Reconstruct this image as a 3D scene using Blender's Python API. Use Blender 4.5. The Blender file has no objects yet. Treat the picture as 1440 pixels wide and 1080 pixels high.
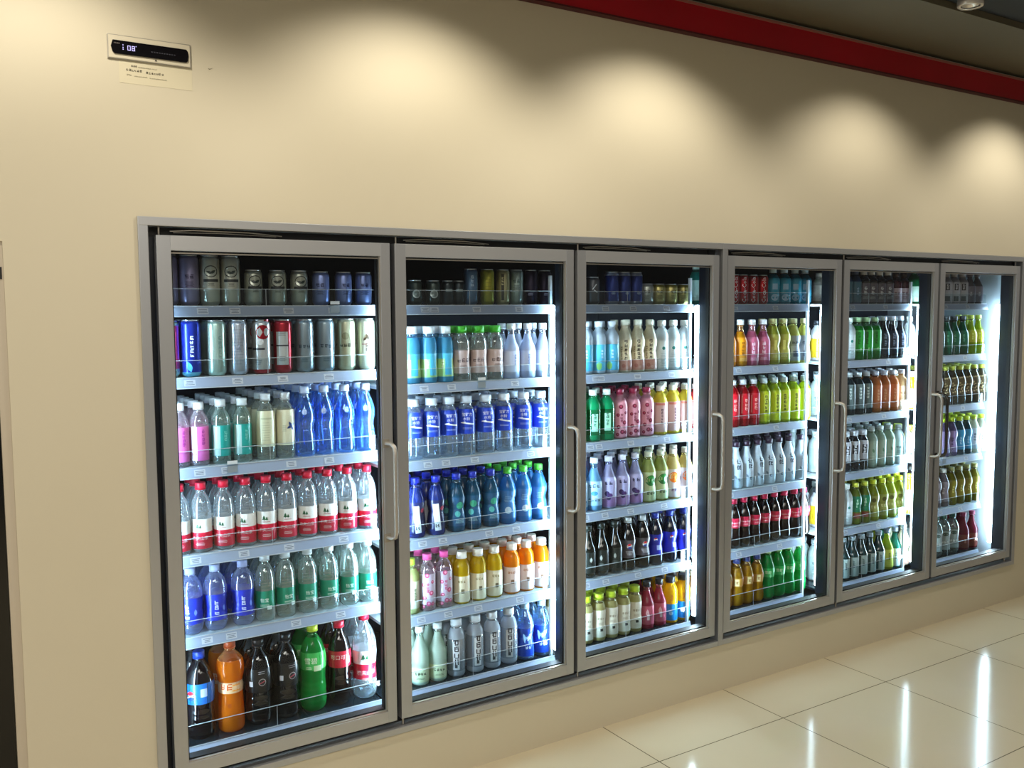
import bpy, bmesh, math, random
from mathutils import Matrix, Vector
random.seed(7)
COL = bpy.context.scene.collection
GZ = 0.280          # height of the cooler door bottoms above the floor (all z below are measured from there)
PI = math.pi

# ---------------------------------------------------------------- tuning values
WALL1, WALL2 = '#d5ccb5', '#cfc5ab'
STEEL1, STEEL2 = '#c4c6c9', '#b0b2b5'
FRAME1, FRAME2 = '#c6c7c8', '#b4b5b6'
MULL, LINER, RAIL = '#08101c', '#101a28', '#8c9cb4'
REDC, REDC2 = '#bc0e24', '#9c0a1c'
CEIL1, CEIL2 = '#6c6450', '#5c5642'
FLOOR1, FLOOR2 = '#c9bda2', '#bfb396'
LEDC, LEDS = (.62, .85, 1.0, 1), 72
SPW = [30, 42, 47, 47, 34, 45, 32]; SPA, SPB, SPT = 117, .6, math.radians(10)
WARM, WARM2 = (1, .93, .80), (1, .93, .82)
AREAW, WORLD, EXPO = (112, 48, 8), .22, 0.

# ---------------------------------------------------------------- colour and materials
def lin(h):
    h = h.lstrip('#')
    r = []
    for i in (0, 2, 4):
        c = int(h[i:i+2], 16) / 255
        r.append(c/12.92 if c <= 0.04045 else ((c+0.055)/1.055)**2.4)
    return (*r, 1.0)

_mats = {}
def new_mat(name):
    m = bpy.data.materials.new(name); m.use_nodes = True
    nt = m.node_tree; nt.nodes.clear()
    out = nt.nodes.new('ShaderNodeOutputMaterial')
    return m, nt, out

def principled(nt, col, rough=.5, metal=0., spec=.5, coat=0.):
    p = nt.nodes.new('ShaderNodeBsdfPrincipled')
    p.inputs['Base Color'].default_value = col
    p.inputs['Roughness'].default_value = rough
    p.inputs['Metallic'].default_value = metal
    p.inputs['Specular IOR Level'].default_value = spec
    p.inputs['Coat Weight'].default_value = coat
    p.inputs['Coat Roughness'].default_value = .08
    return p

def M(spec):
    """'c:#hex' clear tinted plastic, 'l:#hex' coloured liquid behind plastic, 'd:#hex' dark drink,
       'o:#hex' opaque plastic, 'p:#hex' printed paper or film, 'm:#hex' lacquered metal, 'e:#hex' glowing"""
    if spec in _mats: return _mats[spec]
    t, h = spec.split(':'); col = lin(h)
    m, nt, out = new_mat({'c': 'clear_plastic', 'l': 'liquid', 'd': 'dark_drink', 'o': 'plastic', 'p': 'print', 'm': 'metal_paint', 'e': 'glow'}[t] + '_' + h.strip('#'))
    L = nt.links.new
    if t == 'c':
        tr = nt.nodes.new('ShaderNodeBsdfTransparent'); tr.inputs[0].default_value = [.35+.65*c for c in col[:3]] + [1]
        gl = nt.nodes.new('ShaderNodeBsdfGlossy'); gl.inputs['Roughness'].default_value = .09; gl.inputs[0].default_value = [.45+.55*c for c in col[:3]] + [1]
        df = nt.nodes.new('ShaderNodeBsdfDiffuse'); df.inputs[0].default_value = col
        pr = nt.nodes.new('ShaderNodeMixShader'); pr.inputs[0].default_value = .46; L(gl.outputs[0], pr.inputs[1]); L(df.outputs[0], pr.inputs[2])
        lw = nt.nodes.new('ShaderNodeLayerWeight'); lw.inputs[0].default_value = .3
        mp = nt.nodes.new('ShaderNodeMapRange'); mp.inputs['To Min'].default_value = .2; mp.inputs['To Max'].default_value = .95
        mx = nt.nodes.new('ShaderNodeMixShader')
        L(lw.outputs['Facing'], mp.inputs['Value']); L(mp.outputs[0], mx.inputs[0])
        L(tr.outputs[0], mx.inputs[1]); L(pr.outputs[0], mx.inputs[2]); L(mx.outputs[0], out.inputs[0])
    elif t == 'l':
        pr = principled(nt, col, .14, 0, .5)
        tl = nt.nodes.new('ShaderNodeBsdfTranslucent'); tl.inputs[0].default_value = col
        mx = nt.nodes.new('ShaderNodeMixShader'); mx.inputs[0].default_value = .45
        tr = nt.nodes.new('ShaderNodeBsdfTransparent'); tr.inputs[0].default_value = col
        m2 = nt.nodes.new('ShaderNodeMixShader'); m2.inputs[0].default_value = .2
        L(pr.outputs[0], mx.inputs[1]); L(tl.outputs[0], mx.inputs[2])
        L(mx.outputs[0], m2.inputs[1]); L(tr.outputs[0], m2.inputs[2]); L(m2.outputs[0], out.inputs[0])
    elif t == 'e':
        e = nt.nodes.new('ShaderNodeEmission'); e.inputs[0].default_value = col; e.inputs[1].default_value = 1.5
        L(e.outputs[0], out.inputs[0])
    else:
        pr = {'d': lambda: principled(nt, col, .1, 0, .6, .3), 'o': lambda: principled(nt, col, .35, 0, .5),
              'p': lambda: principled(nt, col, .3, 0, .5, .15), 'm': lambda: principled(nt, col, .28, .65, .5, .2)}[t]()
        L(pr.outputs[0], out.inputs[0])
    _mats[spec] = m
    return m

def noise_mat(name, c1, c2, scale, rough, metal=0., spec=.5, bump=0., stretch=(1, 1, 1), rough_var=0.):
    m, nt, out = new_mat(name); L = nt.links.new
    pr = principled(nt, lin(c1), rough, metal, spec)
    tc = nt.nodes.new('ShaderNodeTexCoord'); mp = nt.nodes.new('ShaderNodeMapping'); mp.inputs['Scale'].default_value = stretch
    nz = nt.nodes.new('ShaderNodeTexNoise'); nz.inputs['Scale'].default_value = scale; nz.inputs['Detail'].default_value = 5
    mx = nt.nodes.new('ShaderNodeMix'); mx.data_type = 'RGBA'; mx.inputs['A'].default_value = lin(c1); mx.inputs['B'].default_value = lin(c2)
    L(tc.outputs['Object'], mp.inputs[0]); L(mp.outputs[0], nz.inputs['Vector'])
    L(nz.outputs['Fac'], mx.inputs['Factor']); L(mx.outputs['Result'], pr.inputs['Base Color'])
    if rough_var:
        r = nt.nodes.new('ShaderNodeMapRange'); r.inputs['To Min'].default_value = rough - rough_var; r.inputs['To Max'].default_value = rough + rough_var
        L(nz.outputs['Fac'], r.inputs['Value']); L(r.outputs[0], pr.inputs['Roughness'])
    if bump:
        b = nt.nodes.new('ShaderNodeBump'); b.inputs['Strength'].default_value = bump; b.inputs['Distance'].default_value = .002
        L(nz.outputs['Fac'], b.inputs['Height']); L(b.outputs[0], pr.inputs['Normal'])
    L(pr.outputs[0], out.inputs[0])
    return m

MW = noise_mat('beige_wall_paint', WALL1, WALL2, 1.1, .62, 0, .3, .05)
MSTEEL = noise_mat('brushed_aluminium', STEEL1, STEEL2, 9, .36, .78, .5, 0, (1, 1, .06), .06)
MFRAME = noise_mat('outer_frame_aluminium', FRAME1, FRAME2, 8, .38, .7, .5, 0, (.08, 1, 1), .05)
MBLACK = principled_black = None
def simple(name, h, rough=.5, metal=0., spec=.5):
    m, nt, out = new_mat(name); p = principled(nt, lin(h), rough, metal, spec); nt.links.new(p.outputs[0], out.inputs[0]); return m
MBLACK = simple('black_rubber', '#0b0908', .55)
MDARK = simple('dark_mullion_plastic', MULL, .35)
MLINER = simple('dark_cooler_liner', LINER, .6)
MWHITE = simple('white_liner', '#a8b4bc', .5)
MSHELF = simple('white_wire_shelf', '#b9c4cc', .35, .1)
MRAIL = simple('price_rail_plastic', RAIL, .35)
MHANDLE = simple('satin_handle_metal', '#b3aca0', .33, .6)
MCHROME = simple('polished_handle_metal', '#55524e', .18, .9)
MRED = noise_mat('deep_red_fascia', REDC, REDC2, 2, .35, 0, .5)
MREDLINE = simple('salmon_trim_line', '#a8655a', .5)
MCEIL = noise_mat('taupe_ceiling', CEIL1, CEIL2, 1.5, .8)
MCEILD = simple('dark_ceiling_recess', '#22231f', .8)
MBASE = simple('dark_cooler_floor', '#1c242c', .18)
MPOST = simple('white_post', '#c9d2d8', .4)
MTAG = simple('price_tag_paper', '#b4bdc8', .6)

def glass_mat(name, tint, fmin, blend):
    m, nt, out = new_mat(name); L = nt.links.new
    tr = nt.nodes.new('ShaderNodeBsdfTransparent'); tr.inputs[0].default_value = tint
    gl = nt.nodes.new('ShaderNodeBsdfGlossy'); gl.inputs['Roughness'].default_value = .03
    lw = nt.nodes.new('ShaderNodeLayerWeight'); lw.inputs[0].default_value = .5
    pw = nt.nodes.new('ShaderNodeMath'); pw.operation = 'POWER'; pw.inputs[1].default_value = 5; L(lw.outputs['Facing'], pw.inputs[0])
    fr = nt.nodes.new('ShaderNodeMath'); fr.operation = 'MULTIPLY_ADD'; fr.inputs[1].default_value = blend; fr.inputs[2].default_value = fmin; L(pw.outputs[0], fr.inputs[0])
    mx = nt.nodes.new('ShaderNodeMixShader')
    L(fr.outputs[0], mx.inputs[0]); L(tr.outputs[0], mx.inputs[1]); L(gl.outputs[0], mx.inputs[2]); L(mx.outputs[0], out.inputs[0])
    return m
MGLASS = glass_mat('door_glass', (.97, .985, .99, 1), .012, .45)
MACRYL = glass_mat('acrylic_guard', (.9, .95, .97, 1), .03, .5)

def led_mat():
    m, nt, out = new_mat('cool_white_led'); e = nt.nodes.new('ShaderNodeEmission')
    e.inputs[0].default_value = LEDC; e.inputs[1].default_value = LEDS
    nt.links.new(e.outputs[0], out.inputs[0]); return m
MLED = led_mat()

# ---------------------------------------------------------------- mesh builder
class MB:
    def __init__(s): s.v = []; s.f = []; s.m = []; s.mats = []; s.sm = []
    def mi(s, mat):
        if mat not in s.mats: s.mats.append(mat)
        return s.mats.index(mat)
    def add(s, vs, fs, mat, smooth=False):
        o = len(s.v); s.v += [tuple(p) for p in vs]; k = s.mi(mat)
        for f in fs: s.f.append([o+i for i in f]); s.m.append(k); s.sm.append(smooth)
    def box(s, x0, x1, y0, y1, z0, z1, mat, bev=0.):
        if bev:
            bm = bmesh.new(); bmesh.ops.create_cube(bm, size=1)
            for v in bm.verts: v.co = Vector(((x0+x1)/2+v.co.x*(x1-x0), (y0+y1)/2+v.co.y*(y1-y0), (z0+z1)/2+v.co.z*(z1-z0)))
            bmesh.ops.bevel(bm, geom=bm.edges[:], offset=bev, segments=2, affect='EDGES', profile=.6)
            bm.verts.index_update(); s.add([v.co[:] for v in bm.verts], [[v.index for v in f.verts] for f in bm.faces], mat); bm.free(); return
        vs = [(x0, y0, z0), (x1, y0, z0), (x1, y1, z0), (x0, y1, z0), (x0, y0, z1), (x1, y0, z1), (x1, y1, z1), (x0, y1, z1)]
        s.add(vs, [(0, 3, 2, 1), (4, 5, 6, 7), (0, 1, 5, 4), (1, 2, 6, 5), (2, 3, 7, 6), (3, 0, 4, 7)], mat)
    def lathe(s, prof, matf, seg=20, cap0=True, cap1=True, smooth=True):
        """prof: [(r, z)]; matf(zmid) -> material"""
        n = len(prof)
        vs = [(r*math.sin(2*PI*k/seg), -r*math.cos(2*PI*k/seg), z) for r, z in prof for k in range(seg)]
        by = {}
        for i in range(n-1):
            mt = matf((prof[i][1]+prof[i+1][1])/2)
            for k in range(seg):
                by.setdefault(mt, []).append((i*seg+k, i*seg+(k+1) % seg, (i+1)*seg+(k+1) % seg, (i+1)*seg+k))
        o = len(s.v); s.v += vs
        for mt, fs in by.items():
            k = s.mi(mt)
            for f in fs: s.f.append([o+i for i in f]); s.m.append(k); s.sm.append(smooth)
        if cap0: s.f.append([o+i for i in range(seg)][::-1]); s.m.append(s.mi(matf(prof[0][1]))); s.sm.append(False)
        if cap1: s.f.append([o+(n-1)*seg+i for i in range(seg)]); s.m.append(s.mi(matf(prof[-1][1]))); s.sm.append(False)
    def tube(s, pts, r, mat, seg=8):
        pts = [Vector(p) for p in pts]; vs = []; n = len(pts)
        for i, p in enumerate(pts):
            d = (pts[min(i+1, n-1)]-pts[max(i-1, 0)]).normalized()
            a = d.cross(Vector((0, 1, .01))); a = a.normalized() if a.length > .1 else d.cross(Vector((1, 0, 0))).normalized()
            b = d.cross(a)
            vs += [tuple(p+(a*math.cos(2*PI*k/seg)+b*math.sin(2*PI*k/seg))*r) for k in range(seg)]
        fs = [(i*seg+k, i*seg+(k+1) % seg, (i+1)*seg+(k+1) % seg, (i+1)*seg+k) for i in range(n-1) for k in range(seg)]
        s.add(vs, fs, mat, True); s.add(vs[:seg], [tuple(range(seg))[::-1]], mat); s.add(vs[-seg:], [tuple(range(seg))], mat)
    def merge(s, o):
        off = len(s.v); s.v += o.v
        for f, m, sm in zip(o.f, o.m, o.sm): s.f.append([off+i for i in f]); s.m.append(s.mi(o.mats[m])); s.sm.append(sm)
    def mesh(s, name):
        me = bpy.data.meshes.new(name); me.from_pydata(s.v, [], s.f)
        for m in s.mats: me.materials.append(m)
        me.polygons.foreach_set('material_index', s.m); me.polygons.foreach_set('use_smooth', s.sm); me.update()
        return me
    def build(s, name, parent=None, loc=(0, 0, 0)):
        me = s.mesh(name)
        bm = bmesh.new(); bm.from_mesh(me); bmesh.ops.recalc_face_normals(bm, faces=bm.faces[:]); bm.to_mesh(me); bm.free()
        o = bpy.data.objects.new(name, me); COL.objects.link(o); o.location = loc
        if parent: o.parent = parent
        return o

def tag(o, label=None, cat=None, group=None, kind=None):
    if label: o['label'] = label
    if cat: o['category'] = cat
    if group: o['group'] = group
    if kind: o['kind'] = kind
    return o
def empty(name, loc):
    e = bpy.data.objects.new(name, None); e.location = loc; e.empty_display_size = .05; COL.objects.link(e); return e

# ---------------------------------------------------------------- printed artwork, bent round a bottle
_txt = {}
def text2d(s, size, step=.006):
    """flat triangles of a piece of writing, centred on 0,0, x to the right, y up"""
    key = (s, size)
    if key in _txt: return _txt[key]
    cu = bpy.data.curves.new('writing', 'FONT'); cu.body = s; cu.size = size; cu.resolution_u = 1
    cu.align_x = 'CENTER'; cu.align_y = 'CENTER'
    o = bpy.data.objects.new('writing', cu); COL.objects.link(o)
    dg = bpy.context.evaluated_depsgraph_get(); me = bpy.data.meshes.new_from_object(o.evaluated_get(dg))
    bm = bmesh.new(); bm.from_mesh(me)
    if bm.verts:
        lo = min(v.co.x for v in bm.verts); hi = max(v.co.x for v in bm.verts)
        k = math.ceil(lo/step)
        while k*step < hi:
            bmesh.ops.bisect_plane(bm, geom=bm.verts[:]+bm.edges[:]+bm.faces[:], plane_co=(k*step, 0, 0), plane_no=(1, 0, 0)); k += 1
    bm.verts.index_update()
    r = ([(v.co.x, v.co.y) for v in bm.verts], [[v.index for v in f.verts] for f in bm.faces])
    bm.free(); bpy.data.meshes.remove(me); bpy.data.objects.remove(o); bpy.data.curves.remove(cu)
    _txt[key] = r; return r

def rect2d(w, h, step=.006):
    n = max(1, math.ceil(w/step)); vs = []
    for i in range(n+1): x = -w/2+w*i/n; vs += [(x, -h/2), (x, h/2)]
    return vs, [(2*i, 2*i+2, 2*i+3, 2*i+1) for i in range(n)]
def disc2d(r, n=16, sx=1., a0=0., a1=2*PI):
    vs = [(0, 0)]+[(r*sx*math.cos(a0+(a1-a0)*i/n), r*math.sin(a0+(a1-a0)*i/n)) for i in range(n+1)]
    return vs, [(0, i, i+1) for i in range(1, n+1)]
def poly2d(pts): return list(pts), [tuple(range(len(pts)))]
def glyph2d(seed, s):
    """an unreadable character: a few crossing brush strokes in a square"""
    rr = random.Random(seed); vs = []; fs = []
    def bar(x, y, w, h):
        o = len(vs); vs.extend([(x-w/2, y-h/2), (x+w/2, y-h/2), (x+w/2, y+h/2), (x-w/2, y+h/2)]); fs.append((o, o+1, o+2, o+3))
    t = s*.19
    for k in range(rr.choice((2, 3))): bar(rr.uniform(-.1, .1)*s, (-.38+.38*k+rr.uniform(-.06, .06))*s, s*rr.uniform(.5, .95), t)
    for k in range(rr.choice((1, 2))): bar((-.3+.5*k+rr.uniform(-.1, .1))*s, rr.uniform(-.1, .1)*s, t, s*rr.uniform(.5, .95))
    return vs, fs
def xf(g, dx=0, dy=0, rot=0., s=1.):
    c, n = math.cos(rot), math.sin(rot)
    return [((x*c-y*n)*s+dx, (x*n+y*c)*s+dy) for x, y in g[0]], g[1]

class Art:
    """flat shapes on a bottle's wrap: (shape, material, layer)"""
    def __init__(s): s.items = []
    def put(s, g, mat, layer=1): s.items.append((g, M(mat) if isinstance(mat, str) else mat, layer)); return s
    def wrap(s, mb, rfun, ang=0.):
        for (vs, fs), mat, ly in s.items:
            out = []
            for x, z in vs:
                r = rfun(z)+.00035*ly+.0003; a = x/max(r, .01)+ang
                out.append((r*math.sin(a), -r*math.cos(a), z))
            mb.add(out, fs, mat)

# ---------------------------------------------------------------- bottle and can outlines: (radius factor, height)
def smooth_prof(pts, n=5):
    """Catmull-Rom through (r, z) knots"""
    out = []
    P = [pts[0]]+list(pts)+[pts[-1]]
    for i in range(1, len(P)-2):
        for k in range(n):
            t = k/n; a, b, c, d = P[i-1], P[i], P[i+1], P[i+2]
            f = lambda j: .5*((2*b[j])+(-a[j]+c[j])*t+(2*a[j]-5*b[j]+4*c[j]-d[j])*t*t+(-a[j]+3*b[j]-3*c[j]+d[j])*t**3)
            out.append((f(0), f(1)))
    return out+[pts[-1]]
def ribbed(p, zones, H):
    """rings pressed into the wall of a bottle: zones of (from, to, number of rings, depth)"""
    out = []
    for (r0, z0), (r1, z1) in zip(p, p[1:]):
        out.append((r0, z0))
    out.append(p[-1])
    for a, b, n, dep in zones:
        keep = [q for q in out if not (a*H < q[1] < b*H)]
        add = [(rad_at(out, z), z) for z in [a*H+(b-a)*H*k/(4*n) for k in range(1, 4*n)]]
        add = [(r-dep*(.5-.5*math.cos(2*PI*k/4)), z) for k, (r, z) in enumerate(add, 1)]
        out = sorted(keep+add, key=lambda q: q[1])
    return out
RIBS = {'water': [(.5, .68, 4, .0009)], 'jug': [(.05, .38, 5, .0012)], 'straight': [(.04, .1, 1, .001)], 'hour': [(.36, .48, 2, .001)]}
def profile(kind, R, H):
    p = profile0(kind, R, H)
    return ribbed(p, RIBS[kind], H) if kind in RIBS else p
def profile0(kind, R, H):
    nk = .0136 if H < .3 else .0155
    nz = H-.026
    if kind == 'can':
        return [(R*.76, 0), (R*.8, .004), (R*.97, .010), (R, .016), (R, H-.018), (R*.97, H-.012), (R*.84, H-.004), (R*.86, H-.001), (R*.86, H)]
    if kind == 'water':
        p = smooth_prof([(R*.82, 0), (R*.98, .01), (R*.99, H*.12), (R, H*.3), (R*.985, H*.45), (R*1., H*.54), (R*.97, H*.62), (R*.86, H*.71), (R*.66, H*.79), (R*.43, H*.85), (nk*1.05, H*.875)], 4)
        return p+[(nk, nz-.004), (nk*1.35, nz-.002), (nk*1.35, nz), (nk, nz), (nk, nz+.004)]
    if kind == 'soda':
        p = smooth_prof([(R*.7, 0), (R*.97, .014), (R*.99, H*.2), (R*.88, H*.32), (R*.9, H*.42), (R*1., H*.55), (R*.96, H*.63), (R*.7, H*.76), (R*.42, H*.85), (nk, H*.875)], 4)
        return p+[(nk, nz-.004), (nk*1.35, nz-.002), (nk*1.35, nz), (nk, nz), (nk, nz+.004)]
    if kind == 'jug':
        p = smooth_prof([(R*.72, 0), (R*.97, .018), (R*.99, H*.18), (R*.93, H*.36), (R*.95, H*.44), (R*1., H*.56), (R*.97, H*.66), (R*.76, H*.78), (R*.42, H*.87), (nk, H*.9)], 4)
        return p+[(nk, nz-.004), (nk*1.3, nz-.002), (nk*1.3, nz), (nk, nz), (nk, nz+.004)]
    if kind == 'jug_ball':
        p = smooth_prof([(R*.8, 0), (R*.93, .014), (R*.92, H*.2), (R*.86, H*.4), (R*.9, H*.5), (R*.84, H*.55), (R*1., H*.68), (R*.9, H*.79), (R*.5, H*.87), (nk, H*.9)], 4)
        return p+[(nk, nz-.004), (nk*1.3, nz-.002), (nk*1.3, nz), (nk, nz), (nk, nz+.004)]
    if kind == 'straight':
        p = [(R*.86, 0), (R*.97, .006), (R, .012), (R, H*.2), (R*.965, H*.21), (R*.965, H*.225), (R, H*.235), (R, H*.64)]+smooth_prof([(R, H*.66), (R*.93, H*.72), (R*.72, H*.79), (nk*1.15, H*.85)], 4)
        return p+[(nk*1.1, nz-.004), (nk*1.4, nz-.002), (nk*1.4, nz), (nk*1.1, nz), (nk*1.1, nz+.004)]
    if kind == 'square':
        w = R*.56
        p = [(R*.88, 0), (R*.98, .006), (R, .012), (R, H*.62)]+smooth_prof([(R, H*.64), (R*.95, H*.72), (R*.75, H*.8), (w, H*.84)], 4)
        return p+[(w, nz-.002), (w*1.12, nz), (w*.95, nz), (w*.95, nz+.004)]
    if kind == 'slope':
        p = smooth_prof([(R*.86, 0), (R*.99, .01), (R, H*.2), (R, H*.48), (R*.93, H*.56), (R*.62, H*.68), (R*.42, H*.78), (nk, H*.86)], 4)
        return p+[(nk, nz-.004), (nk*1.35, nz-.002), (nk*1.35, nz), (nk, nz), (nk, nz+.004)]
    if kind == 'hour':
        p = smooth_prof([(R*.86, 0), (R*.99, .01), (R*.98, H*.22), (R*.86, H*.36), (R*.84, H*.41), (R*.98, H*.52), (R*.97, H*.62), (R*.72, H*.75), (R*.5, H*.83), (nk*1.2, H*.86)], 4)
        return p+[(nk*1.2, nz-.004), (nk*1.45, nz-.002), (nk*1.45, nz), (nk*1.2, nz), (nk*1.2, nz+.004)]
    if kind == 'wide':
        w = R*.62
        p = smooth_prof([(R*.88, 0), (R*.99, .01), (R, H*.2), (R*.92, H*.38), (R*.98, H*.55), (R*.97, H*.68), (R*.84, H*.77), (w, H*.83)], 4)
        return p+[(w, nz-.006), (w*1.08, nz-.003), (w*.95, nz-.003), (w*.95, nz+.004)]
    raise KeyError(kind)

def rad_at(prof, z):
    for (r0, z0), (r1, z1) in zip(prof, prof[1:]):
        if z0 <= z <= z1: return r0 if z1 == z0 else r0+(r1-r0)*(z-z0)/(z1-z0)
    return prof[-1][0] if z > prof[-1][1] else prof[0][0]

# ---------------------------------------------------------------- packaging
def marks(a, x, z, n, s, mat, seed, vert=True, layer=3):
    for i in range(n):
        g = glyph2d(seed*31+i, s)
        a.put(xf(g, x if vert else x+(i-(n-1)/2)*s*1.15, z-(i-(n-1)/2)*s*1.15 if vert else z), mat, layer)
def dashes(a, x, z, w, n, mat, seed=1, dz=.004, layer=3):
    rr = random.Random(seed)
    for i in range(n):
        ww = w*rr.uniform(.55, 1); a.put(xf(rect2d(ww, .0014), x, z-i*dz), mat, layer)
def leaf2d(s): return poly2d([(0, -s), (s*.45, -s*.3), (s*.4, s*.3), (0, s), (-s*.4, s*.3), (-s*.45, -s*.3)])
def tree2d(s): return poly2d([(-s*.1, -s), (s*.1, -s), (s*.1, -s*.6), (s*.75, -s*.6), (s*.3, 0), (s*.5, 0), (0, s), (-s*.5, 0), (-s*.3, 0), (-s*.75, -s*.6), (-s*.1, -s*.6)])

def D(kind, look, shape, H, R, body='c:#e4f0f4', fill=None, level=.86, cap='o:#e8eef2', label=None, art=None, bands=None, ang=0., cat=None):
    R *= {'water': 1.08, 'can': 1.03, 'jug': 1.0, 'jug_ball': 1.0}.get(shape, 1.04)
    return dict(kind=kind, look=look, shape=shape, H=H, R=R, body=body, fill=fill, level=level, cap=cap, label=label, art=art, bands=bands, ang=ang, cat=cat or ('can' if 'can' in kind else 'bottle'))

def emblem_can(H):
    def f(a):
        a.put(xf(disc2d(.021, 16, 1.15), 0, H*.68), 'p:#2a2c2c', 1)
        a.put(xf(disc2d(.0175, 16, 1.15), 0, H*.68), 'm:#a4a89c', 2)
        a.put(xf(leaf2d(.011), -.006, H*.66, 1.2), 'p:#25302c', 3); a.put(xf(leaf2d(.011), .007, H*.67, -1.), 'p:#25302c', 3)
        a.put(xf(rect2d(.054, .010), 0, H*.5), 'p:#202424', 3); dashes(a, 0, H*.44, .03, 3, 'p:#3a3c3a', 4)
    return f
def ball_emblem(a, x, z, r, white='p:#f4f4f4'):
    a.put(xf(disc2d(r, 20), x, z), white, 1)
    a.put(xf(disc2d(r*.88, 12, 1, .15*PI, .95*PI), x, z+r*.12), 'p:#d0182c', 2)
    a.put(xf(disc2d(r*.88, 12, 1, 1.15*PI, 1.95*PI), x, z-r*.12), 'p:#1440b0', 2)
def a_navy(a): marks(a, .004, .105, 5, .013, 'p:#d8e4f0', 3); a.put(xf(leaf2d(.02), -.006, .035, .3), 'p:#59b4e6', 2)
def a_redcurve(a):
    a.put(xf(disc2d(.026, 16), .012, .15), 'm:#a01424', 1); a.put(xf(rect2d(.03, .19), .03, .1), 'm:#a01424', 1)
    a.put(xf(rect2d(.05, .007), -.008, .09), 'p:#20242c', 2); a.put(xf(disc2d(.011, 14, 1.3), .0, .115), 'p:#e4e6e6', 2); dashes(a, -.008, .05, .03, 5, 'p:#5a6068', 6)
def a_redtop(a):
    a.put(xf(rect2d(.05, .005), 0, .1), 'p:#20242c', 2); a.put(xf(rect2d(.044, .12), 0, .09), 'm:#d4dad8', 1); dashes(a, 0, .15, .03, 4, 'p:#6a7078', 8); dashes(a, 0, .06, .03, 5, 'p:#6a7078', 9)
def a_small_emblem(zz, c='p:#1c2838'):
    def f(a): marks(a, 0, zz, 2, .014, c, 5, False); dashes(a, 0, zz-.018, .035, 5, c, 7)
    return f
def a_leaf(a): a.put(xf(leaf2d(.014), .004, .125, .5), 'p:#3a2a18', 3); a.put(xf(leaf2d(.01), -.006, .118, -.8), 'p:#3a2a18', 3); marks(a, .002, .085, 2, .014, 'p:#3a2420', 6); dashes(a, -.01, .1, .02, 2, 'p:#a02028', 6)
def a_blockv(c, n=4, s=.012, z=.09, x=0., seed=11):
    return lambda a: marks(a, x, z, n, s, c, seed)
def a_text(t, size, z, c, x=0., rot=0., more=None):
    def f(a):
        a.put(xf(text2d(t, size), x, z, rot), c, 3)
        if more: more(a)
    return f
def a_spring(a):
    a.put(xf(tree2d(.010), -.009, .094), 'p:#1d5a3a', 3); a.put(xf(tree2d(.0075), .001, .092), 'p:#1d5a3a', 3)
    a.put(xf(text2d('农夫山泉', .0145), 0, .05), 'p:#f2e4e4', 3); dashes(a, 0, .034, .04, 3, 'p:#f0d8d8', 3); dashes(a, 0, .080, .04, 1, 'p:#b02030', 3)
def a_spring_big(a):
    a.put(xf(tree2d(.014), -.012, .17), 'p:#1d5a3a', 3); a.put(xf(tree2d(.011), .003, .168), 'p:#1d5a3a', 3)
    a.put(xf(text2d('农夫山泉', .02), 0, .105), 'p:#f2e4e4', 3); dashes(a, 0, .085, .05, 3, 'p:#f0d8d8', 3)
def a_ion(a):
    a.put(xf(text2d('宝矿力', .015), 0, .166), 'p:#f2f4f8', 3); a.put(xf(text2d('水特', .015), -.003, .148), 'p:#f2f4f8', 3)
    a.put(xf(rect2d(.05, .006), .004, .13, -.15), 'p:#e8eef4', 3); a.put(xf(rect2d(.02, .004), -.018, .135, .2), 'p:#e8eef4', 3); dashes(a, 0, .112, .04, 2, 'p:#a8b8e0', 2)
def a_flower(a):
    for k in range(4): a.put(xf(leaf2d(.011), .018+.008*math.cos(k*1.57+.5), .118+.008*math.sin(k*1.57+.5), k*1.57+.5-PI/2), 'p:#14306a', 3)
    dashes(a, -.008, .12, .02, 6, 'p:#9aa088', 4)
def a_best(a): a.put(xf(text2d('怡宝', .016), 0, .078), 'p:#e6f4ec', 3); dashes(a, 0, .062, .035, 2, 'p:#cfe8dc', 2); a.put(xf(rect2d(.018, .014), .018, .05), 'p:#dfeee8', 3)
def a_cola(t, size, z): return lambda a: (a.put(xf(text2d(t, size), 0, z), 'p:#f6ecec', 3), dashes(a, 0, z-.014, .035, 2, 'p:#e8c8c8', 3))
def a_redscript(a): a.put(xf(text2d('Coca-Cola', .03), 0, .072, PI/2), 'p:#f0e4e4', 3)
def a_sprite(a): a.put(xf(text2d('雪碧', .026), -.004, .2), 'p:#e6f6dc', 3); a.put(xf(rect2d(.03, .022), .022, .172), 'p:#c4dcb4', 3); dashes(a, -.012, .178, .03, 3, 'p:#e6f6dc', 3)
def a_fruit(c1, c2):
    def f(a):
        for k, (x, z, r) in enumerate(((-.004, .148, .010), (.014, .075, .010), (-.015, .055, .009), (.002, .032, .010), (-.018, .11, .008), (.02, .12, .007), (.02, .03, .008), (-.02, .02, .008))):
            a.put(xf(disc2d(r, 14), x, z), c1, 2); a.put(xf(disc2d(r*.5, 10), x+.001, z+.001), c2, 3)
        marks(a, .0, .098, 3, .013, c1, 21)
    return f
def a_band(c, z, h, more=None):
    def f(a):
        a.put(xf(rect2d(.05, h), 0, z), c, 2)
        if more: more(a)
    return f

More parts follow.
